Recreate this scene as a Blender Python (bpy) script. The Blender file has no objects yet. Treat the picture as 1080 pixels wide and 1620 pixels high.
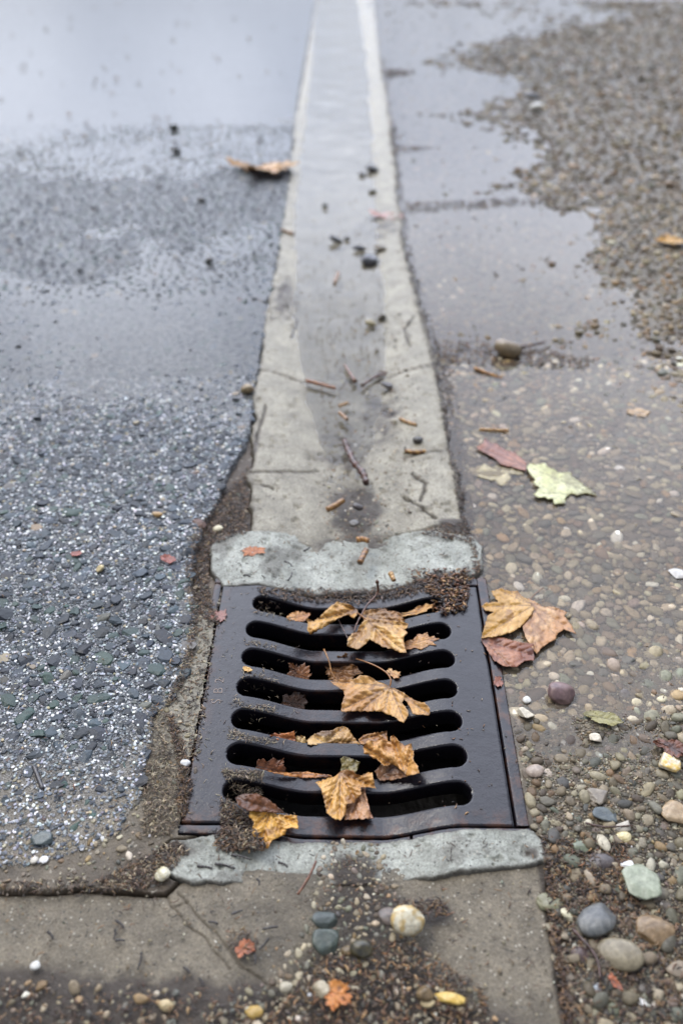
import bpy, math, random
import numpy as np
from mathutils import Vector, Matrix
random.seed(7); RNG = np.random.default_rng(7)
SC = bpy.context.scene
COL = SC.collection

# ------------------------------------------------------------------ camera
F, TILT, H, YAW = 1327.0, math.radians(38.76), 1.06, 0.0135
cd = bpy.data.cameras.new("camera"); cam = bpy.data.objects.new("camera", cd); COL.objects.link(cam)
cam.location = (0, 0, H)
cam.rotation_euler = (math.pi/2 - TILT, 0, YAW)
cd.sensor_fit = 'VERTICAL'; cd.sensor_height = 24; cd.lens = 24*F/1620
cd.clip_start = 0.02; cd.clip_end = 500
cd.dof.use_dof = True; cd.dof.focus_distance = 1.30; cd.dof.aperture_fstop = 1.3
SC.camera = cam

# ------------------------------------------------------------------ world and sun (overcast sky)
SUN_EL, SUN_AZ = math.radians(56), math.radians(-58)
w = bpy.data.worlds.new("World"); SC.world = w; w.use_nodes = True
nt = w.node_tree; nt.nodes.clear()
out = nt.nodes.new('ShaderNodeOutputWorld'); bg = nt.nodes.new('ShaderNodeBackground')
sky = nt.nodes.new('ShaderNodeTexSky'); sky.sky_type = 'NISHITA'; sky.sun_disc = False
sky.sun_elevation = SUN_EL; sky.sun_rotation = SUN_AZ; sky.dust_density = 2.5; sky.air_density = 1.2
tc = nt.nodes.new('ShaderNodeTexCoord')
cn = nt.nodes.new('ShaderNodeTexNoise'); cn.inputs['Scale'].default_value = 2.2; cn.inputs['Detail'].default_value = 4
cr = nt.nodes.new('ShaderNodeValToRGB')
cr.color_ramp.elements[0].position = .36; cr.color_ramp.elements[0].color = (5.4, 5.9, 7.3, 1)
cr.color_ramp.elements[1].position = .66; cr.color_ramp.elements[1].color = (10.2, 10.7, 12.2, 1)
mx = nt.nodes.new('ShaderNodeMix'); mx.data_type = 'RGBA'; mx.inputs[0].default_value = .82
nt.links.new(tc.outputs['Generated'], cn.inputs['Vector'])
nt.links.new(cn.outputs['Fac'], cr.inputs[0])
nt.links.new(sky.outputs[0], mx.inputs[6]); nt.links.new(cr.outputs[0], mx.inputs[7])
# brighter cloud low ahead of the camera, where the cover is thin
dt = nt.nodes.new('ShaderNodeVectorMath'); dt.operation = 'DOT_PRODUCT'; gv = Vector((-.05, 1, .60)).normalized(); dt.inputs[1].default_value = gv
nt.links.new(tc.outputs['Generated'], dt.inputs[0])
gr = nt.nodes.new('ShaderNodeMapRange'); gr.interpolation_type = 'SMOOTHERSTEP'
for i_, v_ in ((1, .50), (2, .98), (3, .70), (4, 5.0)): gr.inputs[i_].default_value = v_
nt.links.new(dt.outputs['Value'], gr.inputs[0])
# the lowest band of sky is dimmer (mist and woods beyond the road)
sx_ = nt.nodes.new('ShaderNodeSeparateXYZ'); nt.links.new(tc.outputs['Generated'], sx_.inputs[0])
lo = nt.nodes.new('ShaderNodeMapRange'); lo.interpolation_type = 'SMOOTHSTEP'
for i_, v_ in ((1, .02), (2, .40), (3, .30), (4, 1.12)): lo.inputs[i_].default_value = v_
nt.links.new(sx_.outputs['Z'], lo.inputs[0])
mm = nt.nodes.new('ShaderNodeMath'); mm.operation = 'MULTIPLY'; nt.links.new(gr.outputs[0], mm.inputs[0]); nt.links.new(lo.outputs[0], mm.inputs[1])
vm_ = nt.nodes.new('ShaderNodeVectorMath'); vm_.operation = 'SCALE'
nt.links.new(mx.outputs[2], vm_.inputs[0]); nt.links.new(mm.outputs[0], vm_.inputs['Scale'])
nt.links.new(vm_.outputs[0], bg.inputs[0]); bg.inputs[1].default_value = 0.095
nt.links.new(bg.outputs[0], out.inputs[0])
sl = bpy.data.lights.new("sun", 'SUN'); so = bpy.data.objects.new("sun", sl); COL.objects.link(so)
sl.energy = 1.35; sl.angle = math.radians(12); sl.color = (1, .96, .88)
sd_ = Vector((math.sin(SUN_AZ)*math.cos(SUN_EL), math.cos(SUN_AZ)*math.cos(SUN_EL), math.sin(SUN_EL)))
so.rotation_euler = sd_.to_track_quat('Z', 'Y').to_euler()
SC.view_settings.view_transform = 'Standard'; SC.view_settings.look = 'None'
SC.view_settings.exposure = -0.08; SC.view_settings.gamma = 1.0
SC.render.engine = 'CYCLES'
SC.cycles.max_bounces = 6; SC.cycles.transparent_max_bounces = 12
SC.cycles.caustics_reflective = False; SC.cycles.caustics_refractive = False

# ------------------------------------------------------------------ ground geometry helpers
ct, st = math.cos(TILT), math.sin(TILT); cy_, sy_ = math.cos(YAW), math.sin(YAW)
def P(px, py, z=0.0):
    """point of the ground (height z) that lies at a pixel of the photograph"""
    a = (np.asarray(px, float)-540)/F; b = -(np.asarray(py, float)-810)/F
    dx, dy, dz = a, b*st+ct, b*ct-st
    X, Y = dx*cy_-dy*sy_, dx*sy_+dy*cy_
    k = (z-H)/dz
    return X*k, Y*k
def smooth(a, b, x):
    t = np.clip((x-a)/(b-a), 0, 1); return t*t*(3-2*t)
def vnoise(x, y, seed=0):
    xi = np.floor(x).astype(np.int64); yi = np.floor(y).astype(np.int64)
    fx = x-xi; fy = y-yi; fx = fx*fx*(3-2*fx); fy = fy*fy*(3-2*fy)
    def h(i, j):
        n = (i*374761393 + j*668265263 + seed*1442695041) & 0xffffffff
        n = ((n ^ (n >> 13))*1274126177) & 0xffffffff
        n = ((n ^ (n >> 16))*2246822519) & 0xffffffff
        return ((n ^ (n >> 15)) & 0xffffff)/0xffffff
    return (h(xi, yi)*(1-fx)+h(xi+1, yi)*fx)*(1-fy)+(h(xi, yi+1)*(1-fx)+h(xi+1, yi+1)*fx)*fy
def fbm(x, y, f, o=4, seed=0):
    s = 0; a = .5
    for k in range(o):
        s = s + a*(vnoise(x*f+17.3*k, y*f-9.1*k, seed+k)-.5); f *= 2.03; a *= .55
    return s
def polyw(pts, z=0.0):
    return [tuple(float(v) for v in P(q[0], q[1], q[2] if len(q) > 2 else z)) for q in pts]
def sdf(poly, x, y):
    """signed distance, positive inside"""
    d = np.full(x.shape, 1e9); ins = np.zeros(x.shape, bool)
    n = len(poly)
    for i in range(n):
        ax, ay = poly[i]; bx, by = poly[(i+1) % n]
        ex, ey = bx-ax, by-ay
        L = ex*ex+ey*ey+1e-12
        t = np.clip(((x-ax)*ex+(y-ay)*ey)/L, 0, 1)
        d = np.minimum(d, (x-ax-t*ex)**2+(y-ay-t*ey)**2)
        c = (ay > y) != (by > y)
        if ey != 0: ins ^= c & (x < ex*(y-ay)/ey+ax)
    return np.where(ins, 1, -1)*np.sqrt(d)
def pld(pts, x, y):
    """distance to a polyline"""
    d = np.full(x.shape, 1e9)
    for (ax, ay), (bx, by) in zip(pts[:-1], pts[1:]):
        ex, ey = bx-ax, by-ay; L = ex*ex+ey*ey+1e-12
        t = np.clip(((x-ax)*ex+(y-ay)*ey)/L, 0, 1)
        d = np.minimum(d, (x-ax-t*ex)**2+(y-ay-t*ey)**2)
    return np.sqrt(d)
def uvq(x, y):
    yy = np.maximum(y, -.3)+.85
    return x/yy*1.2, np.log(yy)*1.2
class Blend:
    """smooth field on the ground through values given at named spots"""
    def __init__(s, pts, p=3.2):
        X, Y = P(np.array([q[0] for q in pts], float), np.array([q[1] for q in pts], float))
        s.u, s.v = uvq(X, Y); s.val = np.array([q[2] for q in pts], float); s.p = p
    def __call__(s, x, y):
        u, v = uvq(x, y); W = 0; S = 0
        for i in range(len(s.u)):
            w_ = 1/((u-s.u[i])**2+(v-s.v[i])**2+3e-4)**(s.p/2)
            W = W+w_; S = S+(w_*s.val[i] if s.val.ndim == 1 else w_[..., None]*s.val[i])
        return S/W if s.val.ndim == 1 else S/W[..., None]
def lin(c):
    c = np.asarray(c, float)/255.
    return np.where(c <= .04045, c/12.92, ((c+.055)/1.055)**2.4)

DISH = 0.033
def dish_prof(ax, a, b):
    t_ = np.clip((np.abs(ax)-a)/(b-a), 0, 1); return 1-(.35*t_+.65*t_*t_*(3-2*t_))
def plate_z(x, y): return -DISH*dish_prof(x+.006, .055, .160)
gy = np.array([P(540, p)[1] for p in (0, 100, 300, 500, 740, 900)], float)[::-1]
gx = np.array([-.16, -.09, -.066, -.036, -.008, -.002])[::-1]
def gut_c(y): return np.interp(y, gy, gx)
hwy = np.array([P(540, p)[1] for p in (-100, 0, 100, 300, 500, 600, 690, 780)], float)[::-1]
hwv = np.array([.185, .18, .168, .150, .125, .100, .060, -.02])[::-1]
def gut_dish(ax): return -.028*dish_prof(ax, .03, .195)
def film_z(y):
    hw = np.interp(y, hwy, hwv)
    return np.where(hw > 0, gut_dish(np.maximum(hw, 0)), -.03+.05*hw)

# --- layers
R_EDGE = polyw([(549, -215), (515, -60), (500, 0), (482, 100), (467, 190), (456, 300), (441, 400), (426, 480), (413, 560), (404, 620), (396, 690), (368, 738), (343, 790),
                (318, 842), (306, 880), (305, 930), (316, 965), (307, 1020), (292, 1070), (270, 1112), (243, 1135), (236, 1200), (226, 1262), (185, 1325), (100, 1362), (-60, 1390), (-300, 1410)])
ROAD = R_EDGE + [(-3.0, .45), (-9, 3), (-14, 45), (-2, 45)]
GUT = polyw([(548, -200), (515, -80), (500, 0), (482, 100), (466, 190), (453, 300), (437, 400), (420, 500), (408, 580), (400, 660), (395, 740), (397, 830), (398, 862),
             (560, 880), (742, 862), (738, 825), (724, 750), (712, 680), (697, 600), (682, 540), (661, 465), (641, 385), (630, 300), (622, 200), (603, 100), (592, 0), (583, -80), (573, -200)])
MFAR = polyw([(345, 850), (378, 841), (480, 846, -.02), (560, 852, -.028), (620, 847, -.022), (700, 841), (748, 849), (764, 868), (766, 900), (750, 911), (560, 922), (420, 926), (352, 929), (334, 905), (331, 868)])
MNEAR = polyw([(250, 1350), (270, 1330), (350, 1319), (480, 1314), (600, 1313), (700, 1312), (838, 1310), (860, 1330), (863, 1364), (800, 1374), (700, 1388, -.008), (610, 1400, -.027), (500, 1402, -.027), (380, 1402, -.01), (300, 1400), (262, 1384)])
APRON = polyw([(-400, 1408), (-100, 1414), (60, 1412), (150, 1408), (262, 1415), (300, 1380), (560, 1360), (866, 1345), (868, 1420), (874, 1480), (884, 1540), (896, 1620), (905, 1720), (910, 1850), (-500, 1850)])
CR_G = [polyw(c) for c in ([(400, 585), (450, 590), (490, 598)], [(620, 590), (655, 583), (696, 577)], [(392, 748), (430, 745), (470, 738), (500, 731)], [(395, 765), (430, 770)],
                           [(640, 718), (690, 714), (725, 712)], [(640, 780), (668, 800), (690, 818)], [(436, 262), (480, 262)], [(445, 187), (480, 195)], [(590, 243), (632, 240)], [(440, 323), (500, 325)],
                           [(600, 840), (660, 835), (700, 830)], [(450, 480), (470, 500), (462, 530)], [(655, 500), (640, 520), (648, 548)], [(420, 640), (404, 700)], [(650, 745), (672, 762), (668, 790)], [(385, 846), (420, 850), (490, 850)])]
CR_A = [polyw(c) for c in ([(262, 1412), (280, 1440), (330, 1495), (365, 1530)], [(282, 1412), (300, 1430), (335, 1470), (365, 1505), (410, 1545), (440, 1580)], [(275, 1430), (298, 1424)],)]
GRID_NOISE = {}
def edge(poly, x, y, amp, f, seed): return sdf(poly, x, y) + amp*fbm(x, y, f, 4, seed)*2
def wall_drop(sd, r=.006, d=.035): return -d*(1-smooth(-r*.7, 0, sd)) - .004*(1-smooth(0, r, sd))**2
road_depth = Blend([(100, 60, 3), (300, 150, 3.2), (440, 60, 2), (100, -60, 4), (400, -100, 3), (60, 190, 2.2), (180, 230, .6), (340, 240, -.2), (420, 200, .2), (50, 300, -1.2), (300, 330, -2.2), (400, 300, -1.2),
                    (120, 420, -1.4), (260, 440, .4), (380, 420, -.3), (60, 500, 1.6), (200, 520, 3.6), (300, 555, 4), (380, 520, 2.4), (180, 590, 3), (60, 590, 1.2), (300, 620, .8), (380, 620, .6), (260, 670, -1.2), (100, 670, -.8), (200, 750, -2.2), (30, 640, .4),
                    (100, 900, -2.6), (250, 950, -2.8), (50, 1200, -2.2), (200, 1200, -2), (150, 1330, -1.5)])
def road_z(x, y):
    d = road_depth(x, y)
    return .003 - .001*np.where(d < 0, d*1.5, d*1.25) + .0022*fbm(x, y, 9, 4, 3) + .0050*fbm(x*.6, y, 2.6, 4, 6)*smooth(1.8, 3.0, y) + .0014*fbm(x, y, 120, 2, 5)*np.clip(2-y, .3, 1) - .001
def gut_z(x, y):
    z = .001 - .010*smooth(1.30, 1.20, y) + gut_dish(x-gut_c(y)) + .003*fbm(x, y, 12, 5, 11) + .0022*fbm(x, y, 130, 3, 12) - .004*smooth(.16, .26, fbm(x, y, 45, 3, 14))
    for c in CR_G:
        d = pld(c, x+.012*fbm(x, y, 30, 3, 8), y+.012*fbm(x, y, 30, 3, 9)); z = z-.006*(1-smooth(.0006, .0028+.0006*y, d))
    return z
def mort_z(x, y): return .0022 + np.where(y > .9, 1, .9)*plate_z(x, y)*1.02 + .0045*fbm(x, y, 26, 5, 21) + .0018*fbm(x, y, 160, 3, 22) - .003*smooth(.17, .24, fbm(x, y, 60, 3, 24))
def apron_z(x, y):
    z = .0016*fbm(x, y, 150, 3, 32) -.004 - .026*dish_prof(x-.012, .02, .16)*(1-.3*smooth(.55, .4, y)) + .004*fbm(x, y, 12, 5, 31)
    for c in CR_A:
        d = pld(c, x+.01*fbm(x, y, 40, 3, 8), y+.01*fbm(x, y, 40, 3, 9)); z = z-.0022*(1-smooth(.0004, .0020, d))
    return z
g_right = Blend([(620, 60, 7), (700, 60, 7), (745, 60, 4), (790, 70, 0), (850, 80, -9), (1000, 100, -18), (700, -60, 0), (900, -100, -14), (660, 150, 8), (740, 150, 6), (790, 165, 1.5), (840, 170, -6), (1000, 250, -14), (680, 250, 8), (770, 260, 6), (830, 280, .5), (880, 280, -6),
                 (700, 325, 3), (800, 318, 2.5), (700, 400, 6), (850, 370, 6), (910, 400, 3), (970, 400, -3), (1060, 350, -10), (710, 480, 7), (850, 480, 6), (960, 490, 1.5), (1060, 500, -3), (1400, 400, -12),
                 (760, 548, 1.5), (860, 555, 1.8), (850, 610, 7), (1000, 600, 3), (1090, 580, .5), (1300, 600, -6), (800, 700, 9), (1000, 700, 6.5), (1300, 750, 2), (800, 850, 9), (1000, 850, 8), (900, 950, 8), (1060, 950, 6), (1300, 950, 2), (850, 1070, 4.5),
                 (950, 1080, 4.5), (1060, 1080, 3), (850, 1150, .8), (950, 1160, .6), (1060, 1160, .4), (840, 1250, -2.5), (1000, 1250, -3.5), (900, 1400, -1), (1000, 1400, -3), (950, 1600, -4), (1300, 1300, -6), (860, 1330, -2)])
g_left = Blend([(320, 850, 9), (320, 930, 6), (380, 760, 9), (360, 800, 9), (320, 1000, -1.5), (300, 1100, -2.6), (312, 1180, -2.8), (290, 1270, -2.6), (270, 1250, -2), (200, 1300, -3), (100, 1350, -3.5), (0, 1380, -3), (240, 1380, 1.5), (0, 1320, -2.5), (-300, 1200, 8), (150, 1250, 4), (240, 1180, 0), (100, 1200, 8), (420, 500, 9), (480, 100, 9)])
def ground_z(x, y):
    WL = -.004
    zr = WL - .001*g_right(x, y) + .006*fbm(x, y, 3.0, 4, 41)*smooth(.8, 3, y) + .006*fbm(x, y, 16, 5, 42)*(1+.5*smooth(2, 5, y)) + .010*fbm(x, y, 2.2, 3, 47)*smooth(.6, 2.2, x/(y*.45+.1))
    zl = -.001*g_left(x, y) + .003*fbm(x, y, 30, 4, 43)
    s = smooth(-.02, .06, x-.12)
    return zr*s+zl*(1-s)

LAY = {}
def lay(name, poly, zf, amp, f, seed, r):
    LAY[name] = lambda x, y: (edge(poly, x, y, amp, f, seed), zf, r)
lay('road', ROAD, road_z, .008, 22, 51, .007)
lay('gutter', GUT, gut_z, .016, 18, 52, .006)
lay('mortar_far', MFAR, mort_z, .0045, 55, 53, .0035)
lay('mortar_near', MNEAR, mort_z, .0042, 55, 54, .0035)
lay('apron', APRON, apron_z, .004, 26, 55, .006)
def layer_z(name, x, y):
    sd, zf, r = LAY[name](x, y)
    return np.where(sd > -.02, zf(x, y)+wall_drop(sd, r), -1.)
def top_z(x, y):
    x = np.atleast_1d(np.asarray(x, float)); y = np.atleast_1d(np.asarray(y, float))
    z = ground_z(x, y)
    ing = (x > -.232) & (x < .25) & (y > .620) & (y < 1.125)
    z = np.where(ing, plate_z(x, y), z)
    for n in LAY:
        z = np.maximum(z, np.where(ing & (n in ('gutter', 'apron')), -1, layer_z(n, x, y)))
    return z
def S(px, py, dz=0.0):
    """point lying on the top surface at a pixel"""
    z = 0.0
    for _ in range(4):
        x, y = P(px, py, z); z = float(top_z(x, y)[0])+dz
    x, y = P(px, py, z)
    return Vector((float(x), float(y), z))

# ------------------------------------------------------------------ mesh helpers
def mesh(name, V, Fc, mat, col=None, parent=None, smooth_=True, attrs=None):
    me = bpy.data.meshes.new(name)
    V = np.asarray(V, np.float32); Fc = np.asarray(Fc, np.int32)
    n, k = Fc.shape
    me.vertices.add(len(V)); me.vertices.foreach_set('co', V.ravel())
    me.loops.add(n*k); me.loops.foreach_set('vertex_index', Fc.ravel())
    me.polygons.add(n); me.polygons.foreach_set('loop_start', np.arange(0, n*k, k, dtype=np.int32))
    me.polygons.foreach_set('use_smooth', np.full(n, smooth_, bool))
    if col is not None:
        a = me.color_attributes.new('Col', 'FLOAT_COLOR', 'POINT')
        c = np.ones((len(V), 4), np.float32); c[:, :3] = col
        a.data.foreach_set('color', c.ravel())
    for an, av in (attrs or {}).items():
        a = me.attributes.new(an, 'FLOAT', 'POINT'); a.data.foreach_set('value', np.asarray(av, np.float32))
    me.update(calc_edges=True); me.validate()
    o = bpy.data.objects.new(name, me); COL.objects.link(o)
    if mat: me.materials.append(mat)
    if parent: o.parent = parent
    return o
def tag(o, label=None, cat=None, group=None, kind=None):
    if label: o['label'] = label
    if cat: o['category'] = cat
    if group: o['group'] = group
    if kind: o['kind'] = kind
    return o
def empty(name, loc):
    o = bpy.data.objects.new(name, None); COL.objects.link(o); o.location = loc; o.empty_display_size = .01
    return o

# ------------------------------------------------------------------ materials
def newmat(name):
    m = bpy.data.materials.new(name); m.use_nodes = True
    t = m.node_tree; t.nodes.clear()
    o = t.nodes.new('ShaderNodeOutputMaterial'); b = t.nodes.new('ShaderNodeBsdfPrincipled')
    t.links.new(b.outputs[0], o.inputs[0])
    return m, t, b, o
def N(t, kind, **kw):
    n = t.nodes.new(kind)
    for k, v in kw.items():
        if k in n.inputs: n.inputs[k].default_value = v
        else: setattr(n, k, v)
    return n
def coords(t):
    return N(t, 'ShaderNodeTexCoord').outputs['Object']
def noise(t, sc, det=4, rough=.6, vec=None):
    n = N(t, 'ShaderNodeTexNoise'); n.inputs['Scale'].default_value = sc; n.inputs['Detail'].default_value = det; n.inputs['Roughness'].default_value = rough
    t.links.new(vec or coords(t), n.inputs['Vector']); return n.outputs['Fac']
def voro(t, sc, feat='F1', out_='Distance', vec=None):
    n = N(t, 'ShaderNodeTexVoronoi', feature=feat); n.inputs['Scale'].default_value = sc
    t.links.new(vec or coords(t), n.inputs['Vector']); return n.outputs[out_]
def ramp(t, fac, stops):
    r = N(t, 'ShaderNodeValToRGB'); cr_ = r.color_ramp
    while len(cr_.elements) < len(stops): cr_.elements.new(.5)
    for e, (p, c) in zip(cr_.elements, stops):
        e.position = p; e.color = (c, c, c, 1) if not hasattr(c, '__len__') else (*c, 1)
    t.links.new(fac, r.inputs[0]); return r.outputs[0]
def math_(t, op, a, b=None):
    n = N(t, 'ShaderNodeMath', operation=op)
    for i, v in enumerate((a, b)):
        if v is None: continue
        if isinstance(v, (int, float)): n.inputs[i].default_value = v
        else: t.links.new(v, n.inputs[i])
    return n.outputs[0]
def mix(t, fac, a, b, mode='MIX'):
    n = N(t, 'ShaderNodeMix', data_type='RGBA', blend_type=mode)
    for i, v in ((0, fac), (6, a), (7, b)):
        if isinstance(v, (int, float)): n.inputs[i].default_value = v if i == 0 else (v, v, v, 1)
        elif isinstance(v, tuple): n.inputs[i].default_value = (*v, 1)
        else: t.links.new(v, n.inputs[i])
    return n.outputs[2]
def bump(t, b, hts, coat=False):
    prev = None
    for ht, dist, stg in hts:
        n = N(t, 'ShaderNodeBump'); n.inputs['Distance'].default_value = dist; n.inputs['Strength'].default_value = stg
        t.links.new(ht, n.inputs['Height'])
        if prev: t.links.new(prev, n.inputs['Normal'])
        prev = n.outputs[0]
    t.links.new(prev, b.inputs['Normal'])
    if coat: t.links.new(prev, b.inputs['Coat Normal'])
def attr(t, name='Col', o='Color'):
    a = N(t, 'ShaderNodeAttribute'); a.attribute_name = name; return a.outputs[o]

def mat_ground():
    m, t, b, o = newmat('wet_silt')
    n1 = noise(t, 60, 6, .7); n2 = noise(t, 500, 3, .7)
    c = mix(t, 1.0, attr(t), ramp(t, n1, [(.3, .55), (.7, 1.35)]), 'MULTIPLY')
    fl = ramp(t, voro(t, 260, 'F1', 'Color'), [(.0, 0.), (.86, 0.), (.9, 1.)])
    c = mix(t, fl, c, mix(t, .6, c, (.42, .38, .30)))
    t.links.new(c, b.inputs['Base Color'])
    b.inputs['Roughness'].default_value = .55; b.inputs['Specular IOR Level'].default_value = .35; b.inputs['Coat Weight'].default_value = .2; b.inputs['Coat Roughness'].default_value = .25
    bump(t, b, [(n1, .004, .8), (n2, .0012, .8), (voro(t, 350), .001, .5)], True)
    return m
def mat_road():
    m, t, b, o = newmat('asphalt_binder')
    vc = voro(t, 420, 'F1', 'Color'); v1 = voro(t, 420); v2 = voro(t, 1000)
    n1 = noise(t, 9, 5, .6); n2 = noise(t, 700, 3, .7)
    sep = N(t, 'ShaderNodeSeparateColor'); t.links.new(vc, sep.inputs[0])
    c = ramp(t, sep.outputs[0], [(0, lin((26, 29, 32))), (.3, lin((54, 59, 64))), (.62, lin((92, 96, 100))), (.86, lin((150, 152, 152))), (1, lin((224, 224, 218)))])
    c = mix(t, 1, c, ramp(t, n1, [(.3, .8), (.7, 1.15)]), 'MULTIPLY')
    c = mix(t, attr(t, 'silt', 'Fac'), c, mix(t, n2, lin_t((112, 104, 90)), lin_t((150, 140, 122))))
    t.links.new(c, b.inputs['Base Color'])
    b.inputs['Roughness'].default_value = .35; b.inputs['Coat Weight'].default_value = .75; b.inputs['Coat Roughness'].default_value = .1
    bump(t, b, [(v1, .003, .9), (v2, .0012, .7), (n2, .001, .6)], True)
    return m
def lin_t(c): return tuple(float(v) for v in lin(c))
def mat_concrete(name, base, dark, wetn=.3, fine=1.0):
    m, t, b, o = newmat(name)
    n1 = noise(t, 14, 6, .65); n2 = noise(t, 260, 5, .75); n3 = noise(t, 900, 2, .6)
    c = mix(t, ramp(t, n1, [(.34, 0.), (.66, 1.)]), dark, base)
    c = mix(t, 1, c, ramp(t, n2, [(.32, .58), (.68, 1.34)]), 'MULTIPLY')
    vc = voro(t, 230, 'F1', 'Color'); sep = N(t, 'ShaderNodeSeparateColor'); t.links.new(vc, sep.inputs[0])
    near = ramp(t, voro(t, 230), [(.25, 1.), (.42, 0.)])
    c = mix(t, math_(t, 'MULTIPLY', near, ramp(t, sep.outputs[0], [(.92, 0.), (.94, .75)])), c, lin_t((196, 190, 172)))
    c = mix(t, math_(t, 'MULTIPLY', near, ramp(t, sep.outputs[1], [(.88, 0.), (.92, .75)])), c, lin_t((66, 64, 58)))
    st_ = ramp(t, noise(t, 34, 8, .80), [(.46, 0.), (.66, .62)])
    c = mix(t, st_, c, mix(t, .55, c, lin_t((70, 60, 44))))
    pit = ramp(t, voro(t, 120), [(.10, .8), (.17, 0.)])
    c = mix(t, math_(t, 'MULTIPLY', pit, ramp(t, noise(t, 30, 2), [(.5, 0.), (.6, 1.)])), c, lin_t((48, 42, 34)))
    c = mix(t, attr(t, 'dirt', 'Fac'), c, mix(t, n2, lin_t((44, 36, 28)), lin_t((84, 72, 58))))
    t.links.new(c, b.inputs['Base Color'])
    t.links.new(ramp(t, n1, [(.3, .38), (.7, .62)]), b.inputs['Roughness'])
    b.inputs['Coat Weight'].default_value = wetn; b.inputs['Coat Roughness'].default_value = .25
    bump(t, b, [(n1, .004, .35), (n2, .0024, 1.0*fine), (n3, .0009, 1.0*fine), (voro(t, 230), .0008, .5*fine)], True)
    return m
def mat_stone(name='wet_stone', coat=.45, rough=.42, spec=.4):
    m, t, b, o = newmat(name); b.inputs['Specular IOR Level'].default_value = spec
    n1 = noise(t, 160, 5, .65); n2 = noise(t, 900, 3, .6)
    c = mix(t, 1, attr(t), ramp(t, n1, [(.3, .7), (.7, 1.3)]), 'MULTIPLY')
    t.links.new(c, b.inputs['Base Color'])
    b.inputs['Roughness'].default_value = rough; b.inputs['Coat Weight'].default_value = coat; b.inputs['Coat Roughness'].default_value = .12
    bump(t, b, [(n1, .0016, .5), (n2, .0005, .6)], True)
    return m
def mat_leaf():
    m, t, b, o = newmat('wet_leaf')
    n1 = noise(t, 90, 5, .7); n2 = noise(t, 400, 3)
    c = mix(t, 1, attr(t), ramp(t, n1, [(.3, .82), (.7, 1.4)]), 'MULTIPLY')
    sp = ramp(t, voro(t, 150), [(.06, 1.), (.13, 0.)])
    c = mix(t, math_(t, 'MULTIPLY', sp, .6), c, lin_t((70, 44, 22)))
    t.links.new(c, b.inputs['Base Color'])
    b.inputs['Roughness'].default_value = .42; b.inputs['Coat Weight'].default_value = .35; b.inputs['Coat Roughness'].default_value = .2
    bump(t, b, [(n1, .0016, .6), (n2, .0006, .5)], True)
    tr = N(t, 'ShaderNodeBsdfTranslucent'); t.links.new(c, tr.inputs[0])
    ms = N(t, 'ShaderNodeMixShader'); ms.inputs[0].default_value = .18
    t.links.new(b.outputs[0], ms.inputs[1]); t.links.new(tr.outputs[0], ms.inputs[2]); t.links.new(ms.outputs[0], o.inputs[0])
    return m
def mat_wood():
    m, t, b, o = newmat('wet_bark')
    n1 = noise(t, 220, 4, .7)
    c = mix(t, 1, attr(t), ramp(t, n1, [(.3, .6), (.7, 1.35)]), 'MULTIPLY')
    t.links.new(c, b.inputs['Base Color']); b.inputs['Roughness'].default_value = .4; b.inputs['Coat Weight'].default_value = .5; b.inputs['Coat Roughness'].default_value = .2
    bump(t, b, [(n1, .001, .8)], True)
    return m
def mat_iron():
    m, t, b, o = newmat('wet_cast_iron')
    n1 = noise(t, 16, 6, .7); n2 = noise(t, 420, 4, .7); n3 = noise(t, 45, 5, .7)
    c = mix(t, ramp(t, n1, [(.3, 0.), (.75, 1.)]), lin_t((15, 14, 21)), lin_t((27, 23, 30)))
    rust = ramp(t, n3, [(.46, 0.), (.66, 1.)])
    rm = math_(t, 'MULTIPLY', rust, math_(t, 'ADD', math_(t, 'MULTIPLY', attr(t, 'wear', 'Fac'), .9), .0))
    c = mix(t, rm, c, mix(t, n2, lin_t((60, 38, 26)), lin_t((112, 70, 42))))
    t.links.new(c, b.inputs['Base Color'])
    t.links.new(ramp(t, n3, [(.3, .38), (.7, .55)]), b.inputs['Roughness'])
    b.inputs['Coat Weight'].default_value = .8; t.links.new(ramp(t, n1, [(.3, .04), (.7, .14)]), b.inputs['Coat Roughness'])
    b.inputs['Coat IOR'].default_value = 1.5; b.inputs['Specular IOR Level'].default_value = .10
    prev = None
    bn = N(t, 'ShaderNodeBump'); bn.inputs['Distance'].default_value = .0007; bn.inputs['Strength'].default_value = .7; t.links.new(n2, bn.inputs['Height'])
    t.links.new(bn.outputs[0], b.inputs['Normal'])
    b2 = N(t, 'ShaderNodeBump'); b2.inputs['Distance'].default_value = .0022; b2.inputs['Strength'].default_value = .7; t.links.new(n3, b2.inputs['Height'])
    b3 = N(t, 'ShaderNodeBump'); b3.inputs['Distance'].default_value = .0005; b3.inputs['Strength'].default_value = .5; t.links.new(n2, b3.inputs['Height']); t.links.new(b2.outputs[0], b3.inputs['Normal'])
    t.links.new(b3.outputs[0], b.inputs['Coat Normal'])
    return m
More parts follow.
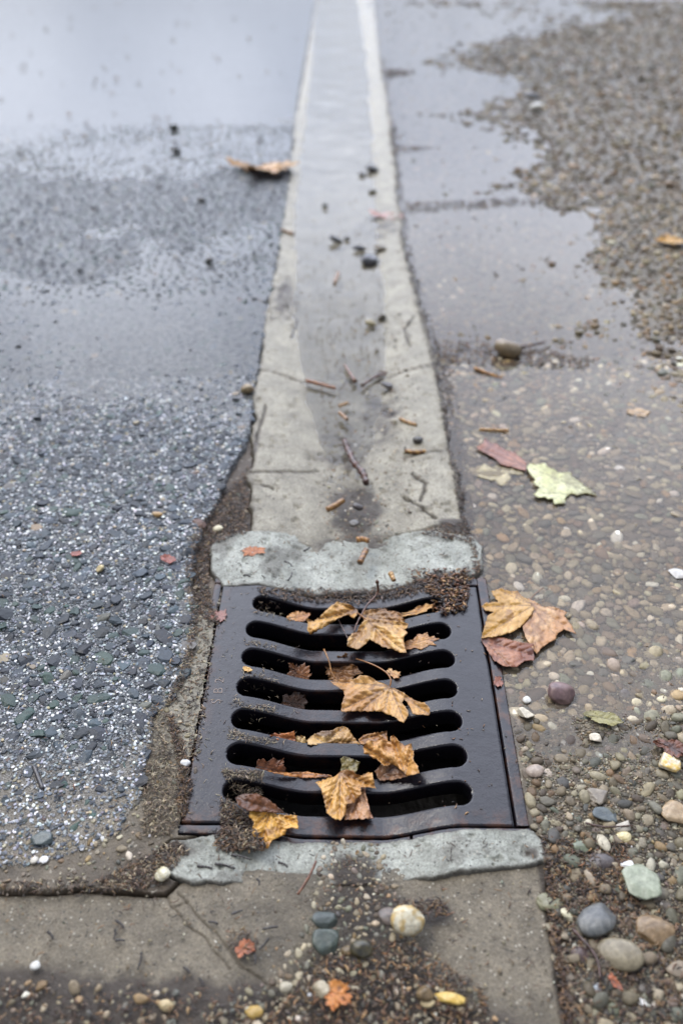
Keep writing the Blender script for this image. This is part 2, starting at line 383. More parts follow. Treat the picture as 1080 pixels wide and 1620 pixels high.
def mat_water(name, tint, murk, murkc, ripple=.0006):
    m, t, b, o = newmat(name); t.nodes.remove(b)
    tr = N(t, 'ShaderNodeBsdfTransparent'); tr.inputs[0].default_value = (*tint, 1)
    df = N(t, 'ShaderNodeBsdfDiffuse'); df.inputs[0].default_value = (*murkc, 1)
    ms = N(t, 'ShaderNodeMixShader')
    t.links.new(math_(t, 'MULTIPLY', ramp(t, noise(t, 5, 4), [(.3, .6), (.7, 1.3)]), murk), ms.inputs[0])
    t.links.new(tr.outputs[0], ms.inputs[1]); t.links.new(df.outputs[0], ms.inputs[2])
    gl = N(t, 'ShaderNodeBsdfGlossy'); gl.inputs['Roughness'].default_value = .015
    fr = N(t, 'ShaderNodeFresnel'); fr.inputs[0].default_value = 1.34
    m2 = N(t, 'ShaderNodeMixShader'); t.links.new(fr.outputs[0], m2.inputs[0]); t.links.new(ms.outputs[0], m2.inputs[1]); t.links.new(gl.outputs[0], m2.inputs[2])
    bn = N(t, 'ShaderNodeBump'); bn.inputs['Distance'].default_value = ripple; bn.inputs['Strength'].default_value = .5
    t.links.new(noise(t, 28, 3), bn.inputs['Height']); t.links.new(bn.outputs[0], gl.inputs['Normal']); t.links.new(bn.outputs[0], fr.inputs['Normal'])
    t.links.new(m2.outputs[0], o.inputs[0])
    return m
M_ground = mat_ground(); M_road = mat_road()
M_conc = mat_concrete('gutter_concrete', lin_t((180, 173, 153)), lin_t((140, 133, 114)), .3)
M_apron = mat_concrete('apron_concrete', lin_t((142, 131, 110)), lin_t((104, 95, 78)), .35)
M_mort = mat_concrete('grey_mortar', lin_t((196, 198, 186)), lin_t((146, 148, 136)), .25, 1.0)
M_stone = mat_stone(); M_agg = mat_stone('road_aggregate', .24, .5, .3); M_gravel = mat_stone('verge_gravel', .12, .62, .3); M_leaf = mat_leaf(); M_wood = mat_wood(); M_iron = mat_iron()
M_puddle = mat_water('puddle_water', (.92, .89, .85), .13, lin_t((172, 162, 148)))
M_film = mat_water('rain_film', (.96, .96, .96), .04, lin_t((170, 168, 162)), .0009)

# ------------------------------------------------------------------ terrain sheets
PXC = np.concatenate([np.array([-9000, -5000, -3000, -2000, -1400, -1000, -700, -500, -380]), np.arange(-300, -60, 8), np.arange(-60, 1142, 2.1), np.arange(1144, 1400, 8), np.array([1480, 1600, 1800, 2100, 2600, 3400, 5000, 7000, 10000])])
PYR = np.concatenate([np.arange(-200, -20, 5.), np.arange(-20, 1640, 2.1), np.arange(1642, 1700, 6), np.array([1720, 1760, 1820])])
yr = np.array([float(P(563, p)[1]) for p in PYR])
yr = np.concatenate([[220, 120, 70, 48], yr, [.25, .15, 0, -.2, -.6, -1.5, -4]])
scl = np.maximum(ct*yr+H*st, .5)/F/ct*ct
GX = (PXC[None, :]-563)*scl[:, None]; GY = np.repeat(yr[:, None], len(PXC), 1)
GX = GX + (RNG.random(GX.shape)-.5)*.5*2.1*scl[:, None]*((PXC > -60) & (PXC < 1142))
nr_, nc_ = GX.shape
IDX = np.arange(nr_*nc_).reshape(nr_, nc_)
Q = np.stack([IDX[:-1, :-1], IDX[1:, :-1], IDX[1:, 1:], IDX[:-1, 1:]], -1).reshape(-1, 4)
fx, fy = GX.ravel(), GY.ravel()
def sheet(name, z, keep_v, mat, col=None, attrs=None, mode='any'):
    k = keep_v[Q]; km = k.any(1) if mode == 'any' else k.all(1)
    q = Q[km]; used = np.unique(q); remap = np.full(len(fx), -1, np.int64); remap[used] = np.arange(len(used))
    V = np.stack([fx[used], fy[used], z[used]], 1)
    return mesh(name, V, remap[q], mat, None if col is None else col[used], attrs={a: v[used] for a, v in (attrs or {}).items()})
SDv = {n: LAY[n](fx, fy)[0] for n in LAY}

gcol = Blend([(q[0], q[1], lin(q[2])) for q in [
    (320, 860, (74, 60, 46)), (320, 930, (92, 78, 62)), (370, 780, (76, 64, 52)), (320, 1000, (128, 122, 106)), (300, 1100, (134, 128, 112)), (310, 1180, (140, 134, 118)), (255, 1220, (104, 94, 76)), (240, 1300, (104, 94, 78)), (150, 1330, (112, 102, 86)), (60, 1350, (116, 106, 90)), (0, 1390, (92, 82, 68)),
    (220, 1390, (72, 60, 46)), (130, 1395, (84, 74, 60)),
    (900, 60, (94, 88, 76)), (1000, 200, (100, 92, 78)), (800, 100, (84, 80, 70)), (700, 300, (96, 90, 82)), (1050, 400, (96, 88, 72)), (800, 400, (120, 112, 98)), (900, 480, (120, 112, 96)),
    (720, 560, (74, 62, 54)), (850, 560, (88, 78, 66)), (850, 650, (104, 92, 76)), (1000, 650, (118, 108, 94)), (900, 800, (112, 102, 88)), (780, 800, (98, 88, 76)), (900, 950, (108, 98, 84)), (850, 1080, (122, 112, 94)), (1000, 1080, (112, 102, 86)),
    (860, 1180, (118, 108, 90)), (1000, 1200, (104, 96, 80)), (880, 1300, (92, 82, 66)), (900, 1370, (50, 40, 32)), (1000, 1400, (60, 50, 40)), (950, 1550, (62, 54, 44)), (870, 1380, (48, 38, 30))]], 3.0)
near = (fy < 14) & (fy > .2) & (np.abs(fx) < 6)
gc = np.tile(lin((96, 88, 76)), (len(fx), 1)); gc[near] = gcol(fx[near], fy[near])
gz = np.full(len(fx), 0.)
gz = ground_z(fx, fy)
under = np.full(len(fx), -9.)
for n in LAY: under = np.maximum(under, SDv[n]-(.03 if n == 'road' else 0))
gz = gz-.05*smooth(-.003, .006, under)
ins = (fx > -.2312+.006*fbm(fx, fy, 30, 4, 19)) & (fx < .2485) & (fy > .612) & (fy < 1.130)
ground = sheet('ground', gz, ~ins, M_ground, gc, mode='all'); tag(ground, kind='structure', label='wet brown silt and soil under the gravel verge')
sd = SDv['road']
silt = smooth(.05, 0, sd)*.5*smooth(1.3, 1.0, fy)+smooth(.80, .62, fy+.12*fbm(fx, fy, 8, 3, 77))*.9
rz = road_z(fx, fy)+wall_drop(sd, .007)
road = sheet('road', rz, sd > -.006, M_road, attrs={'silt': np.clip(silt, 0, 1)}); tag(road, kind='structure', label='wet dark aggregate asphalt road surface')
def dirt_field(pts):
    d = np.zeros(len(fx))
    for px, py, rx, ry, a in pts:
        X, Y = P(px, py); x1, _ = P(px+rx, py); _, y1 = P(px, py-ry)
        q = ((fx-X)/(x1-X))**2+((fy-Y)/(y1-Y))**2
        d = np.maximum(d, a*np.exp(-q))
    nn = fbm(fx, fy, 35, 4, 91)
    return np.clip(smooth(.12, .62, d+nn*.9)*np.minimum(1, d*2.5), 0, 1)
sd = SDv['gutter']
dg = dirt_field([(560, 790, 45, 45, .8), (545, 700, 60, 60, .45), (600, 650, 45, 50, .5), (560, 850, 60, 25, .8), (450, 470, 25, 40, .5), (735, 760, 12, 90, .9), (700, 600, 10, 60, .7), (600, 360, 50, 30, .4), (720, 830, 30, 12, .7), (398, 740, 8, 100, .5), (560, 580, 50, 40, .4)])
dg = np.maximum(dg, .55*smooth(.012, 0, sd))
dg = np.maximum(dg, .14*dish_prof(fx-gut_c(fy)+.03*fbm(fx, fy, 6, 4, 71), .02, .15)*smooth(3, 2, fy))
for c in CR_G: dg = np.maximum(dg, .8*(1-smooth(.001, .006, pld(c, fx+.012*fbm(fx, fy, 30, 3, 8), fy+.012*fbm(fx, fy, 30, 3, 9)))))
gut = sheet('gutter_channel', gut_z(fx, fy)+wall_drop(sd, .005), sd > -.004, M_conc, attrs={'dirt': dg}); tag(gut, kind='structure', label='shallow dished concrete gutter channel running away from the grate')
for n, lb, dd in (('mortar_far', 'pale grey mortar strip across the far end of the drain grate', [(560, 925, 130, 12, .8), (400, 930, 60, 8, .6), (700, 915, 40, 12, .9), (560, 860, 60, 18, .4)]),
                  ('mortar_near', 'pale grey mortar strip in front of the near end of the drain grate', [(555, 1370, 42, 40, .9), (280, 1345, 40, 16, .8), (380, 1338, 30, 8, .6), (840, 1350, 20, 20, .4)])):
    sd = SDv[n]; o = sheet('mortar_strip', mort_z(fx, fy)+wall_drop(sd, .0035), sd > -.004, M_mort, attrs={'dirt': np.maximum(np.maximum(dirt_field(dd), .45*smooth(.07, .22, fbm(fx, fy, 20, 5, 95))), .75*smooth(.008, 0, sd))})
    tag(o, lb, 'mortar strip')
sd = SDv['apron']; inr = (fx > -.232) & (fx < .25) & (fy > .615)
da = dirt_field([(560, 1430, 70, 60, .85), (580, 1540, 110, 90, 1.0), (200, 1600, 300, 55, 1.3), (-40, 1590, 200, 60, 1.1), (0, 1560, 120, 40, .8), (620, 1620, 200, 40, 1.), (690, 1440, 40, 20, .6), (380, 1495, 25, 30, .6), (100, 1412, 180, 6, .4), (240, 1410, 40, 10, .6), (870, 1450, 8, 120, .8), (885, 1560, 10, 90, .8)])
for c in CR_A: da = np.maximum(da, .35*(1-smooth(.0006, .0028, pld(c, fx+.01*fbm(fx, fy, 40, 3, 8), fy+.01*fbm(fx, fy, 40, 3, 9)))))
ap = sheet('concrete_apron', apron_z(fx, fy)+wall_drop(sd, .006), (sd > -.004) & ~inr, M_apron, attrs={'dirt': np.maximum(da, .5*smooth(.01, 0, sd))}, mode='all'); tag(ap, kind='structure', label='cracked brownish concrete paving in front of the grate')

# water
def wsheet(name, z, keep, mat, lb):
    o = sheet(name, z, keep, mat, mode='all'); tag(o, kind='structure', label=lb); return o
wr = (SDv['gutter'] < .01) & (fx > np.interp(fy, [0, 1.0, 3, 9], [.24, .2, .1, -.2])) & (fy > .60) & (fy < 16) & (fx < 6) & (SDv['mortar_far'] < .01) & ~((fx < .249) & (fy < 1.128))
wsheet('puddle', np.full(len(fx), -.004), wr, M_puddle, 'shallow murky puddle over the gravel right of the gutter')
wl = (SDv['road'] > .003) & (fy > .5) & (fy < 22) & (fx > -7)
wsheet('puddle', np.full(len(fx), .0027), wl, M_film, 'thin rain water lying on the asphalt road')
wg = (SDv['gutter'] > .004) & (fy < 22)
wsheet('gutter_water', film_z(fy)+.0010+.0060*fbm(fx, fy, 8, 3, 66), wg & (film_z(fy) > -.032) & (fy > float(P(540, 800)[1])), M_film, 'thin stream of rain water lying in the gutter channel')

# ------------------------------------------------------------------ stones
def ico(sub):
    import bmesh
    bm = bmesh.new(); bmesh.ops.create_icosphere(bm, subdivisions=sub, radius=1)
    V = np.array([v.co[:] for v in bm.verts]); Fc = np.array([[v.index for v in f.verts] for f in bm.faces]); bm.free(); return V, Fc
ICO = {1: ico(1), 2: ico(2), 3: ico(3), 4: ico(4)}
def stones(pos, rad, asp, flat, cols, sub, angular, rng, planes=9):
    """many stones in one go: pos (n,3), rad (n), asp length ratio, flat height ratio"""
    V, Fc = ICO[sub]; n = len(pos)
    if angular:
        r = np.full((n, len(V)), 9.)
        for k in range(planes):
            d = rng.normal(size=(n, 3)); d /= np.linalg.norm(d, axis=1)[:, None]
            if k == 0: d[:] = (0, 0, 1); d += rng.normal(size=d.shape)*.12
            off = rng.uniform(.55, .95, n) if k else rng.uniform(.5, .7, n)
            dot = V @ d.T
            r = np.minimum(r, np.where(dot.T > .05, off[:, None]/np.maximum(dot.T, .05), 9.))
        r = np.minimum(r, 1.15)
    else:
        r = np.ones((n, len(V)))
        for k in range(4):
            d = rng.normal(size=(n, 3)); d /= np.linalg.norm(d, axis=1)[:, None]
            dot = (V @ d.T).T; r += rng.uniform(-.13, .13, n)[:, None]*np.cos(dot*rng.uniform(1.5, 4., n)[:, None]+rng.uniform(0, 6, n)[:, None])
        for k in range(2):
            d = rng.normal(size=(n, 3)); d /= np.linalg.norm(d, axis=1)[:, None]; dot = (V @ d.T).T
            r = np.where(dot > .3, np.minimum(r, rng.uniform(.72, 1., n)[:, None]/np.maximum(dot, .3)), r)
    L = V[None]*r[..., None]
    L = L*np.stack([rad*asp, rad, rad*flat], 1)[:, None, :]
    a = rng.uniform(0, 6.283, n); tx = rng.normal(0, .18, n); c, s = np.cos(a)[:, None], np.sin(a)[:, None]
    z2 = L[..., 2]+L[..., 0]*tx[:, None]; x = L[..., 0]*c-L[..., 1]*s; y = L[..., 0]*s+L[..., 1]*c
    W = np.stack([x, y, z2], -1)+pos[:, None, :]
    Fa = (Fc[None]+np.arange(n)[:, None, None]*len(V)).reshape(-1, 3)
    C_ = np.repeat(cols, len(V), 0)
    return W.reshape(-1, 3), Fa, C_
def dart(x, y, r, k=.85, passes=None):
    o = np.argsort(-r); cell = float(r.max())*2*k+1e-6; g = {}; keep = []
    for i in o:
        xi, yi, ri = x[i], y[i], r[i]; cx, cy = int(xi//cell), int(yi//cell); ok = True
        for a in (-1, 0, 1):
            for b in (-1, 0, 1):
                for (qx, qy, qr) in g.get((cx+a, cy+b), ()):
                    dd = (qr+ri)*k
                    if (qx-xi)**2+(qy-yi)**2 < dd*dd: ok = False; break
                if not ok: break
            if not ok: break
        if ok: keep.append(i); g.setdefault((cx, cy), []).append((xi, yi, ri))
    return np.array(keep)
def join(parts):
    Vs, Fs, Cs, n = [], [], [], 0
    for V, Fc, C_ in parts:
        Vs.append(V); Fs.append(Fc+n); Cs.append(C_); n += len(V)
    return np.concatenate(Vs), np.concatenate(Fs), np.concatenate(Cs)
def palette(rng, n, cols, wts, var=.14):
    w_ = np.array(wts, float); idx = rng.choice(len(cols), n, p=w_/w_.sum())
    c = np.array([lin(q) for q in cols])[idx]
    return np.clip(c*(1+rng.normal(0, var, (n, 1)))*(1+rng.normal(0, .04, (n, 3))), .005, .8)
def fanpts(rng, n, py0, py1, px0, px1):
    """points spread over the ground between two rows"""
    X0, Y0 = P(563, py0); X1, Y1 = P(563, py1)
    y = rng.uniform(float(Y1), float(Y0), n*2)
    wgt = (ct*y+H*st); y = y[rng.random(len(y)) < wgt/wgt.max()][:n]
    px = rng.uniform(px0, px1, len(y)); return (px-563)*(ct*y+H*st)/F, y
rng = np.random.default_rng(11)
# aggregate of the road
parts = []
RC = [(34, 42, 50), (44, 54, 62), (26, 31, 38), (44, 64, 58), (56, 68, 77), (92, 92, 84), (54, 72, 66), (140, 128, 104), (88, 66, 56)]
RW = [26, 24, 18, 9, 12, 4, 6, 1.5, 1]
for (py0, py1, n, r0, r1, sub, px0, kk) in ((1000, 1420, 10500, .0036, .0175, 2, -280, .90), (700, 1000, 14000, .0046, .0165, 2, -240, .90), (480, 700, 14000, .0056, .0150, 1, -60, .98), (200, 480, 34000, .0070, .014, 1, -40, 1.05)):
    x, y = fanpts(rng, n, py0, py1, px0, 480)
    s_, _, _ = LAY['road'](x, y); m_ = s_ > .004; x, y = x[m_], y[m_]
    r = r0+(r1-r0)*rng.beta(1.0, 2.5, len(x)); k_ = dart(x, y, r, kk); x, y, r = x[k_], y[k_], r[k_]
    asp = rng.uniform(1.0, 1.7, len(x)); fl = rng.uniform(.35, .6, len(x))
    z = road_z(x, y) + wall_drop(LAY['road'](x, y)[0], .007) - r*fl*.50 + .0018 + rng.normal(0, .0006, len(x))
    low = smooth(.80, .60, y); z = z-low*r*.25
    parts.append(stones(np.stack([x, y, z], 1), r*.86, asp, fl, palette(rng, len(x), RC, RW), sub, True, rng, 9 if sub == 2 else 6))
V, Fc, C_ = join(parts)
o = mesh('aggregate', V, Fc, M_agg, C_, smooth_=False, parent=road); o['kind'] = 'stuff'
parts = []
for (py0, py1, n, r0, r1, px0) in ((900, 1420, 12000, .0011, .0028, -60), (600, 900, 14000, .0015, .0036, -60)):
    x, y = fanpts(rng, n, py0, py1, px0, 480); s_, _, _ = LAY['road'](x, y); m_ = s_ > .002; x, y = x[m_], y[m_]
    r = rng.uniform(r0, r1, len(x)); z = road_z(x, y) + wall_drop(LAY['road'](x, y)[0], .007) + r*.2
    parts.append(stones(np.stack([x, y, z], 1), r, rng.uniform(1, 1.6, len(x)), rng.uniform(.5, .9, len(x)),
                        palette(rng, len(x), [(220, 220, 216), (160, 164, 168), (110, 116, 122), (66, 72, 78), (166, 154, 126)], [11, 20, 26, 26, 4]), 1, True, rng, 5))
V, Fc, C_ = join(parts)
o = mesh('grit', V, Fc, M_agg, C_, smooth_=False, parent=road); o['kind'] = 'stuff'

# gravel of the verge and of the gaps
PC = [(146, 136, 112), (170, 160, 136), (200, 192, 172), (126, 114, 92), (106, 104, 92), (90, 92, 88), (110, 116, 102), (150, 122, 82), (124, 100, 76), (94, 82, 70), (128, 116, 106), (224, 220, 206)]
PW = [18, 10, 4, 22, 14, 8, 6, 5, 7, 14, 5, 2.0]
parts = []
def gravel(py0, py1, px0, px1, n, r0, r1, sub, kk=.9, bury=.35, mask=None, pw=PW, zf=None, cs=1.0):
    x, y = fanpts(rng, n, py0, py1, px0, px1)
    if mask is not None: m_ = mask(x, y); x, y = x[m_], y[m_]
    r = r0+(r1-r0)*rng.beta(1.1, 4.2, len(x)); k_ = dart(x, y, r, kk); x, y, r = x[k_], y[k_], r[k_]
    fl = rng.uniform(.3, .7, len(x)); g0 = zf(x, y) if zf else ground_z(x, y); z = g0 + r*fl*(.9-2*bury*rng.uniform(.4, 1.4, len(x)))
    if not zf:
        wet = g0 < -.0045; free = rng.random(len(x)) < .03
        z = np.where(wet & ~free, np.maximum(np.minimum(z, -.0046-r*fl*.95), g0-r*fl*np.where(y > 2.6, 1.3, .40)), z)
    a_ = rng.random(len(x)) < .68; c_ = palette(rng, len(x), PC, pw); c_ = (c_*.68+lin((120, 108, 88))*.32*(c_.mean(1, keepdims=True)/.16).clip(.5, 1.6))*cs; asp = rng.uniform(1, 1.75, len(x)); pos = np.stack([x, y, z], 1)
    parts.append(stones(pos[~a_], r[~a_], asp[~a_], fl[~a_], c_[~a_], sub, False, rng))
    parts.append(stones(pos[a_], r[a_]*1.12, asp[a_], fl[a_], c_[a_], sub, True, rng, 10))
off = lambda x, y: (SDv_pt(x, y) < -.002) & ~((x < .256) & (y > .61) & (y < 1.132))
def SDv_pt(x, y):
    m_ = np.full(x.shape, -9.)
    for n in LAY: m_ = np.maximum(m_, LAY[n](x, y)[0])
    return m_
gravel(1130, 1760, 800, 1420, 22000, .0018, .0110, 2, 1.0, .55, off, cs=.80)
gravel(1130, 1700, 800, 1160, 24000, .0010, .0030, 1, .95, .15, off, cs=.85)
gravel(860, 1130, 740, 1420, 16000, .0020, .0150, 2, .93, .40, off, cs=1.5)
gravel(860, 1130, 740, 1140, 9000, .0014, .0034, 1, 1.0, .3, off)
gravel(560, 860, 690, 1220, 14000, .0026, .0150, 2, .96, .43, off, cs=1.5)
gravel(300, 560, 630, 1220, 15000, .0040, .016, 1, 1.05, .40, off, cs=np.array([1.0, .93, .82]))
gravel(0, 300, 580, 1200, 42000, .0055, .022, 1, 1.05, .40, off, cs=np.array([.86, .78, .66]))
V, Fc, C_ = join(parts); tag(mesh('gravel', V, Fc, M_gravel, C_, smooth_=True), 'mixed beige, grey and brown gravel covering the verge right of the gutter', 'gravel', kind='stuff')
parts = []
pm = lambda pl: (lambda x, y: sdf(pl, x, y) > 0)
ch = polyw([(515, 1345), (600, 1345), (625, 1420), (655, 1500), (740, 1560), (800, 1640), (300, 1640), (430, 1560), (490, 1470), (500, 1400)], -.02)
gravel(1330, 1660, 280, 820, 3600, .0010, .0056, 2, 1.05, .35, pm(ch), zf=top_z)
bt = polyw([(-60, 1545), (200, 1560), (430, 1590), (430, 1700), (-60, 1700)])
gravel(1530, 1700, -60, 440, 500, .0014, .0075, 2, 1.25, .3, pm(bt), zf=top_z)
gl = polyw([(300, 850), (345, 795), (392, 740), (396, 845), (335, 855), (335, 925), (350, 935), (340, 1010), (320, 1180), (280, 1330), (250, 1400), (-60, 1415), (-60, 1340), (150, 1320), (235, 1240), (240, 1130), (290, 1070), (310, 950)])
gravel(740, 1420, -60, 400, 5000, .0012, .0055, 2, 1.15, .35, pm(gl), zf=top_z)
ga = polyw([(-60, 1415), (300, 1410), (860, 1385), (890, 1700), (-60, 1700)])
gravel(1390, 1700, -60, 890, 500, .0010, .0034, 1, 1.2, .3, pm(ga), zf=top_z)
gg = polyw([(500, 500), (640, 500), (660, 640), (650, 860), (520, 860), (500, 640)], -.015)
gravel(480, 860, 480, 670, 750, .0014, .0052, 2, 1.1, .3, pm(gg), zf=top_z)
V, Fc, C_ = join(parts); tag(mesh('grit', V, Fc, M_gravel, C_), 'fine grit and tiny pebbles caught in the channel and cracks around the grate', 'grit', kind='stuff')

# ------------------------------------------------------------------ drain grate
step = .00165
xs = np.arange(-.234, .2335, step); ys = np.arange(.628, 1.112, step)
X, Y = np.meshgrid(xs, ys); 
SLOTS = [(-.1712, .166), (-.1769, .1734), (-.1775, .1742), (-.179, .1728), (-.1802, .1738), (-.1803, .1750), (-.178, .1760)]
SY = [1.061, .9975, .9345, .8720, .8090, .7460, .6835]; SH = .0185
def slot_sd(x, y):
    """positive outside every slot"""
    d = np.full(np.shape(x), 9.)
    for (a, b), yc in zip(SLOTS, SY):
        q = np.clip(x, a+SH, b-SH); d = np.minimum(d, np.hypot(x-q, y-yc)-SH)
    return d
px0, px1, py0, py1 = -.2305, .2290, .6325, 1.1075
sdp = np.minimum(slot_sd(X, Y), np.minimum(np.minimum(X-px0, px1-X), np.minimum(Y-py0, py1-Y)))
def full_sd(x, y): return np.minimum(slot_sd(x, y), np.minimum(np.minimum(x-px0, px1-x), np.minimum(y-py0, py1-y)))
e = 1e-5
gxd = (full_sd(X+e, Y)-full_sd(X-e, Y))/(2*e); gyd = (full_sd(X, Y+e)-full_sd(X, Y-e))/(2*e)
snap = np.abs(sdp) < step*.62
Xs = np.where(snap, X-gxd*sdp, X); Ys = np.where(snap, Y-gyd*sdp, Y); sdn = np.where(snap, 0, sdp)
R_ = .0024
def rnd(s): s = np.clip(s, 0, R_); return -(R_-np.sqrt(np.maximum(R_*R_-(R_-s)**2, 0)))
# rough worn edges and slight unevenness of the casting
Z = plate_z(Xs, Ys)+rnd(sdn)+.0006*fbm(Xs, Ys, 25, 3, 61)
nr2, nc2 = X.shape; I2 = np.arange(nr2*nc2).reshape(nr2, nc2)
q = np.stack([I2[:-1, :-1], I2[:-1, 1:], I2[1:, 1:], I2[1:, :-1]], -1).reshape(-1, 4)
ok = (sdn.ravel() >= -1e-9); q = q[ok[q].all(1)]
E_ = np.concatenate([q[:, [0, 1]], q[:, [1, 2]], q[:, [2, 3]], q[:, [3, 0]]])
key = set(map(tuple, E_.tolist())); bd = np.array([e_ for e_ in E_.tolist() if (e_[1], e_[0]) not in key])
V = np.stack([Xs.ravel(), Ys.ravel(), Z.ravel()], 1)
bv = np.unique(bd); Vl = [V]; Fl = [q]; prev = {int(v): int(v) for v in bv}; base = len(V)
nx, ny = gxd.ravel()[bv], gyd.ravel()[bv]
for lev, (dz, ins_) in enumerate(((.004, -.0002), (.012, .0006), (.022, .0016), (.034, .003))):
    nv = V[bv].copy(); nv[:, 2] -= dz; nv[:, 0] += nx*ins_+.0006*fbm(nv[:, 0], nv[:, 2]*9+nv[:, 1], 60, 3, 5+lev); nv[:, 1] += ny*ins_+.0006*fbm(nv[:, 1], nv[:, 2]*9+nv[:, 0], 60, 3, 9+lev)
    ids = {int(v): base+i for i, v in enumerate(bv)}; base += len(bv)
    Fl.append(np.array([[prev[b], prev[a], ids[a], ids[b]] for a, b in bd.tolist()])); Vl.append(nv); prev = ids
V = np.concatenate(Vl); Fc = np.concatenate(Fl)
wear = np.clip(1-np.abs(V[:, 0]+.01)/.13, 0, 1)*.45+smooth(.665, .635, V[:, 1])*.8+smooth(-.205, -.23, V[:, 0])*.6
used = np.unique(Fc); rm = np.full(len(V), -1); rm[used] = np.arange(len(used))
grate = empty('drain_grate', (0, .87, 0)); tag(grate, 'dark wet cast iron drain grate with seven curved slots, dished in the middle', 'drain grate')
sh = np.array([0, .87, 0])
mesh('grate_plate', V[used]-sh, rm[Fc], M_iron, parent=grate, attrs={'wear': wear[used]})
# frame: four rails following the dish
def rail(xa, xb, ya, yb, wearv, z0=0.0, n=160, hgt=.05, zoff=0.0, gap=None):
    along = (xb-xa) > (yb-ya)
    s_ = np.linspace(0, 1, n); prof = [(0, -hgt), (0, -.0016), (.06, -.0003), (.12, 0), (.5, .0002), (.88, 0), (.94, -.0003), (1, -.0016), (1, -hgt)]
    V, Fc = [], []
    for s1 in s_:
        for u, dz in prof:
            x = xa+(xb-xa)*(s1 if along else u); y = ya+(yb-ya)*(u if along else s1)
            V.append((x, y, float(plate_z(x, y))+dz+zoff+.0004*math.sin(s1*37)*math.sin(s1*11)))
    k = len(prof)
    for i in range(n-1):
        for j in range(k-1): Fc.append((i*k+j, (i+1)*k+j, (i+1)*k+j+1, i*k+j+1))
    V = np.array(V)
    # end caps as strips
    for i in (0, n-1):
        for j in range(k//2): 
            a = (i*k+j, i*k+j+1, i*k+k-2-j, i*k+k-1-j)
            if len(set(a)) == 4: Fc.append(a if i else a[::-1])
    return V, np.array(Fc)
fr = []
fr.append(rail(.2325, .2500, .6335, 1.1300, 0))            # right rail
fr.append(rail(.0905, .2500, .6165, .6300, 0))             # near rail, right piece
fr.append(rail(-.2460, .0870, .6165, .6300, 0, zoff=-.0012)) # near rail, long piece
fr.append(rail(-.2460, .2320, 1.1110, 1.1300, 0, zoff=-.001))   # far rail
fr.append(rail(-.2470, -.2335, .6310, 1.1100, 0, zoff=-.0028))  # left rail under the silt
Vs, Fs, n = [], [], 0
for a, b in fr: Vs.append(a); Fs.append(b+n); n += len(a)
Vf = np.concatenate(Vs)-sh; mesh('grate_frame', Vf, np.concatenate(Fs), M_iron, parent=grate, attrs={'wear': np.full(len(Vf), .75)})
# cast characters on the left margin
for ch_, ppx, ppy in (("2", 348, 1077), ("B", 346, 1093), ("S", 343, 1110)):
    cu = bpy.data.curves.new('lettering', 'FONT'); cu.body = ch_; cu.size = .0215; cu.extrude = .0004; cu.offset = -.0003; cu.align_x = 'CENTER'; cu.align_y = 'CENTER'
    tmp = bpy.data.objects.new('tmp', cu); COL.objects.link(tmp)
    me = bpy.data.meshes.new_from_object(tmp.evaluated_get(bpy.context.evaluated_depsgraph_get())); bpy.data.objects.remove(tmp)
    tx, ty = P(ppx, ppy)
    ml, tl, bl, ol = newmat('worn_letter_metal'); bl.inputs['Base Color'].default_value = (*lin_t((120, 104, 92)), 1); bl.inputs['Roughness'].default_value = .4
    me.materials.clear(); me.materials.append(ml)
    o = bpy.data.objects.new('lettering', me); COL.objects.link(o); o.parent = grate
    o.location = (float(tx), float(ty)-.87, .0003); o.rotation_euler = (0, 0, math.pi/2)

# pit under the grate
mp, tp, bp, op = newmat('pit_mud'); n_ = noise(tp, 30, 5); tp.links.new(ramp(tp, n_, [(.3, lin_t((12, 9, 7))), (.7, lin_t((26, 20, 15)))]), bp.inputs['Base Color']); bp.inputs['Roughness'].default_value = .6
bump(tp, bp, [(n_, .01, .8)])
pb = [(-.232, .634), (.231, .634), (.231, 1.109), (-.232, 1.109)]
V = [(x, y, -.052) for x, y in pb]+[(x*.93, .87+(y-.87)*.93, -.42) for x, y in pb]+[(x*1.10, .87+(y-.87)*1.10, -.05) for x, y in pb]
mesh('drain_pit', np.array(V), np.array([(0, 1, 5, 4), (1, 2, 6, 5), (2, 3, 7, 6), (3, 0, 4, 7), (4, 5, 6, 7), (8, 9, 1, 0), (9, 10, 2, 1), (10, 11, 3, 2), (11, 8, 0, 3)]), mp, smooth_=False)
tag(bpy.data.objects['drain_pit'], 'dark muddy concrete pit below the drain grate', kind='structure')

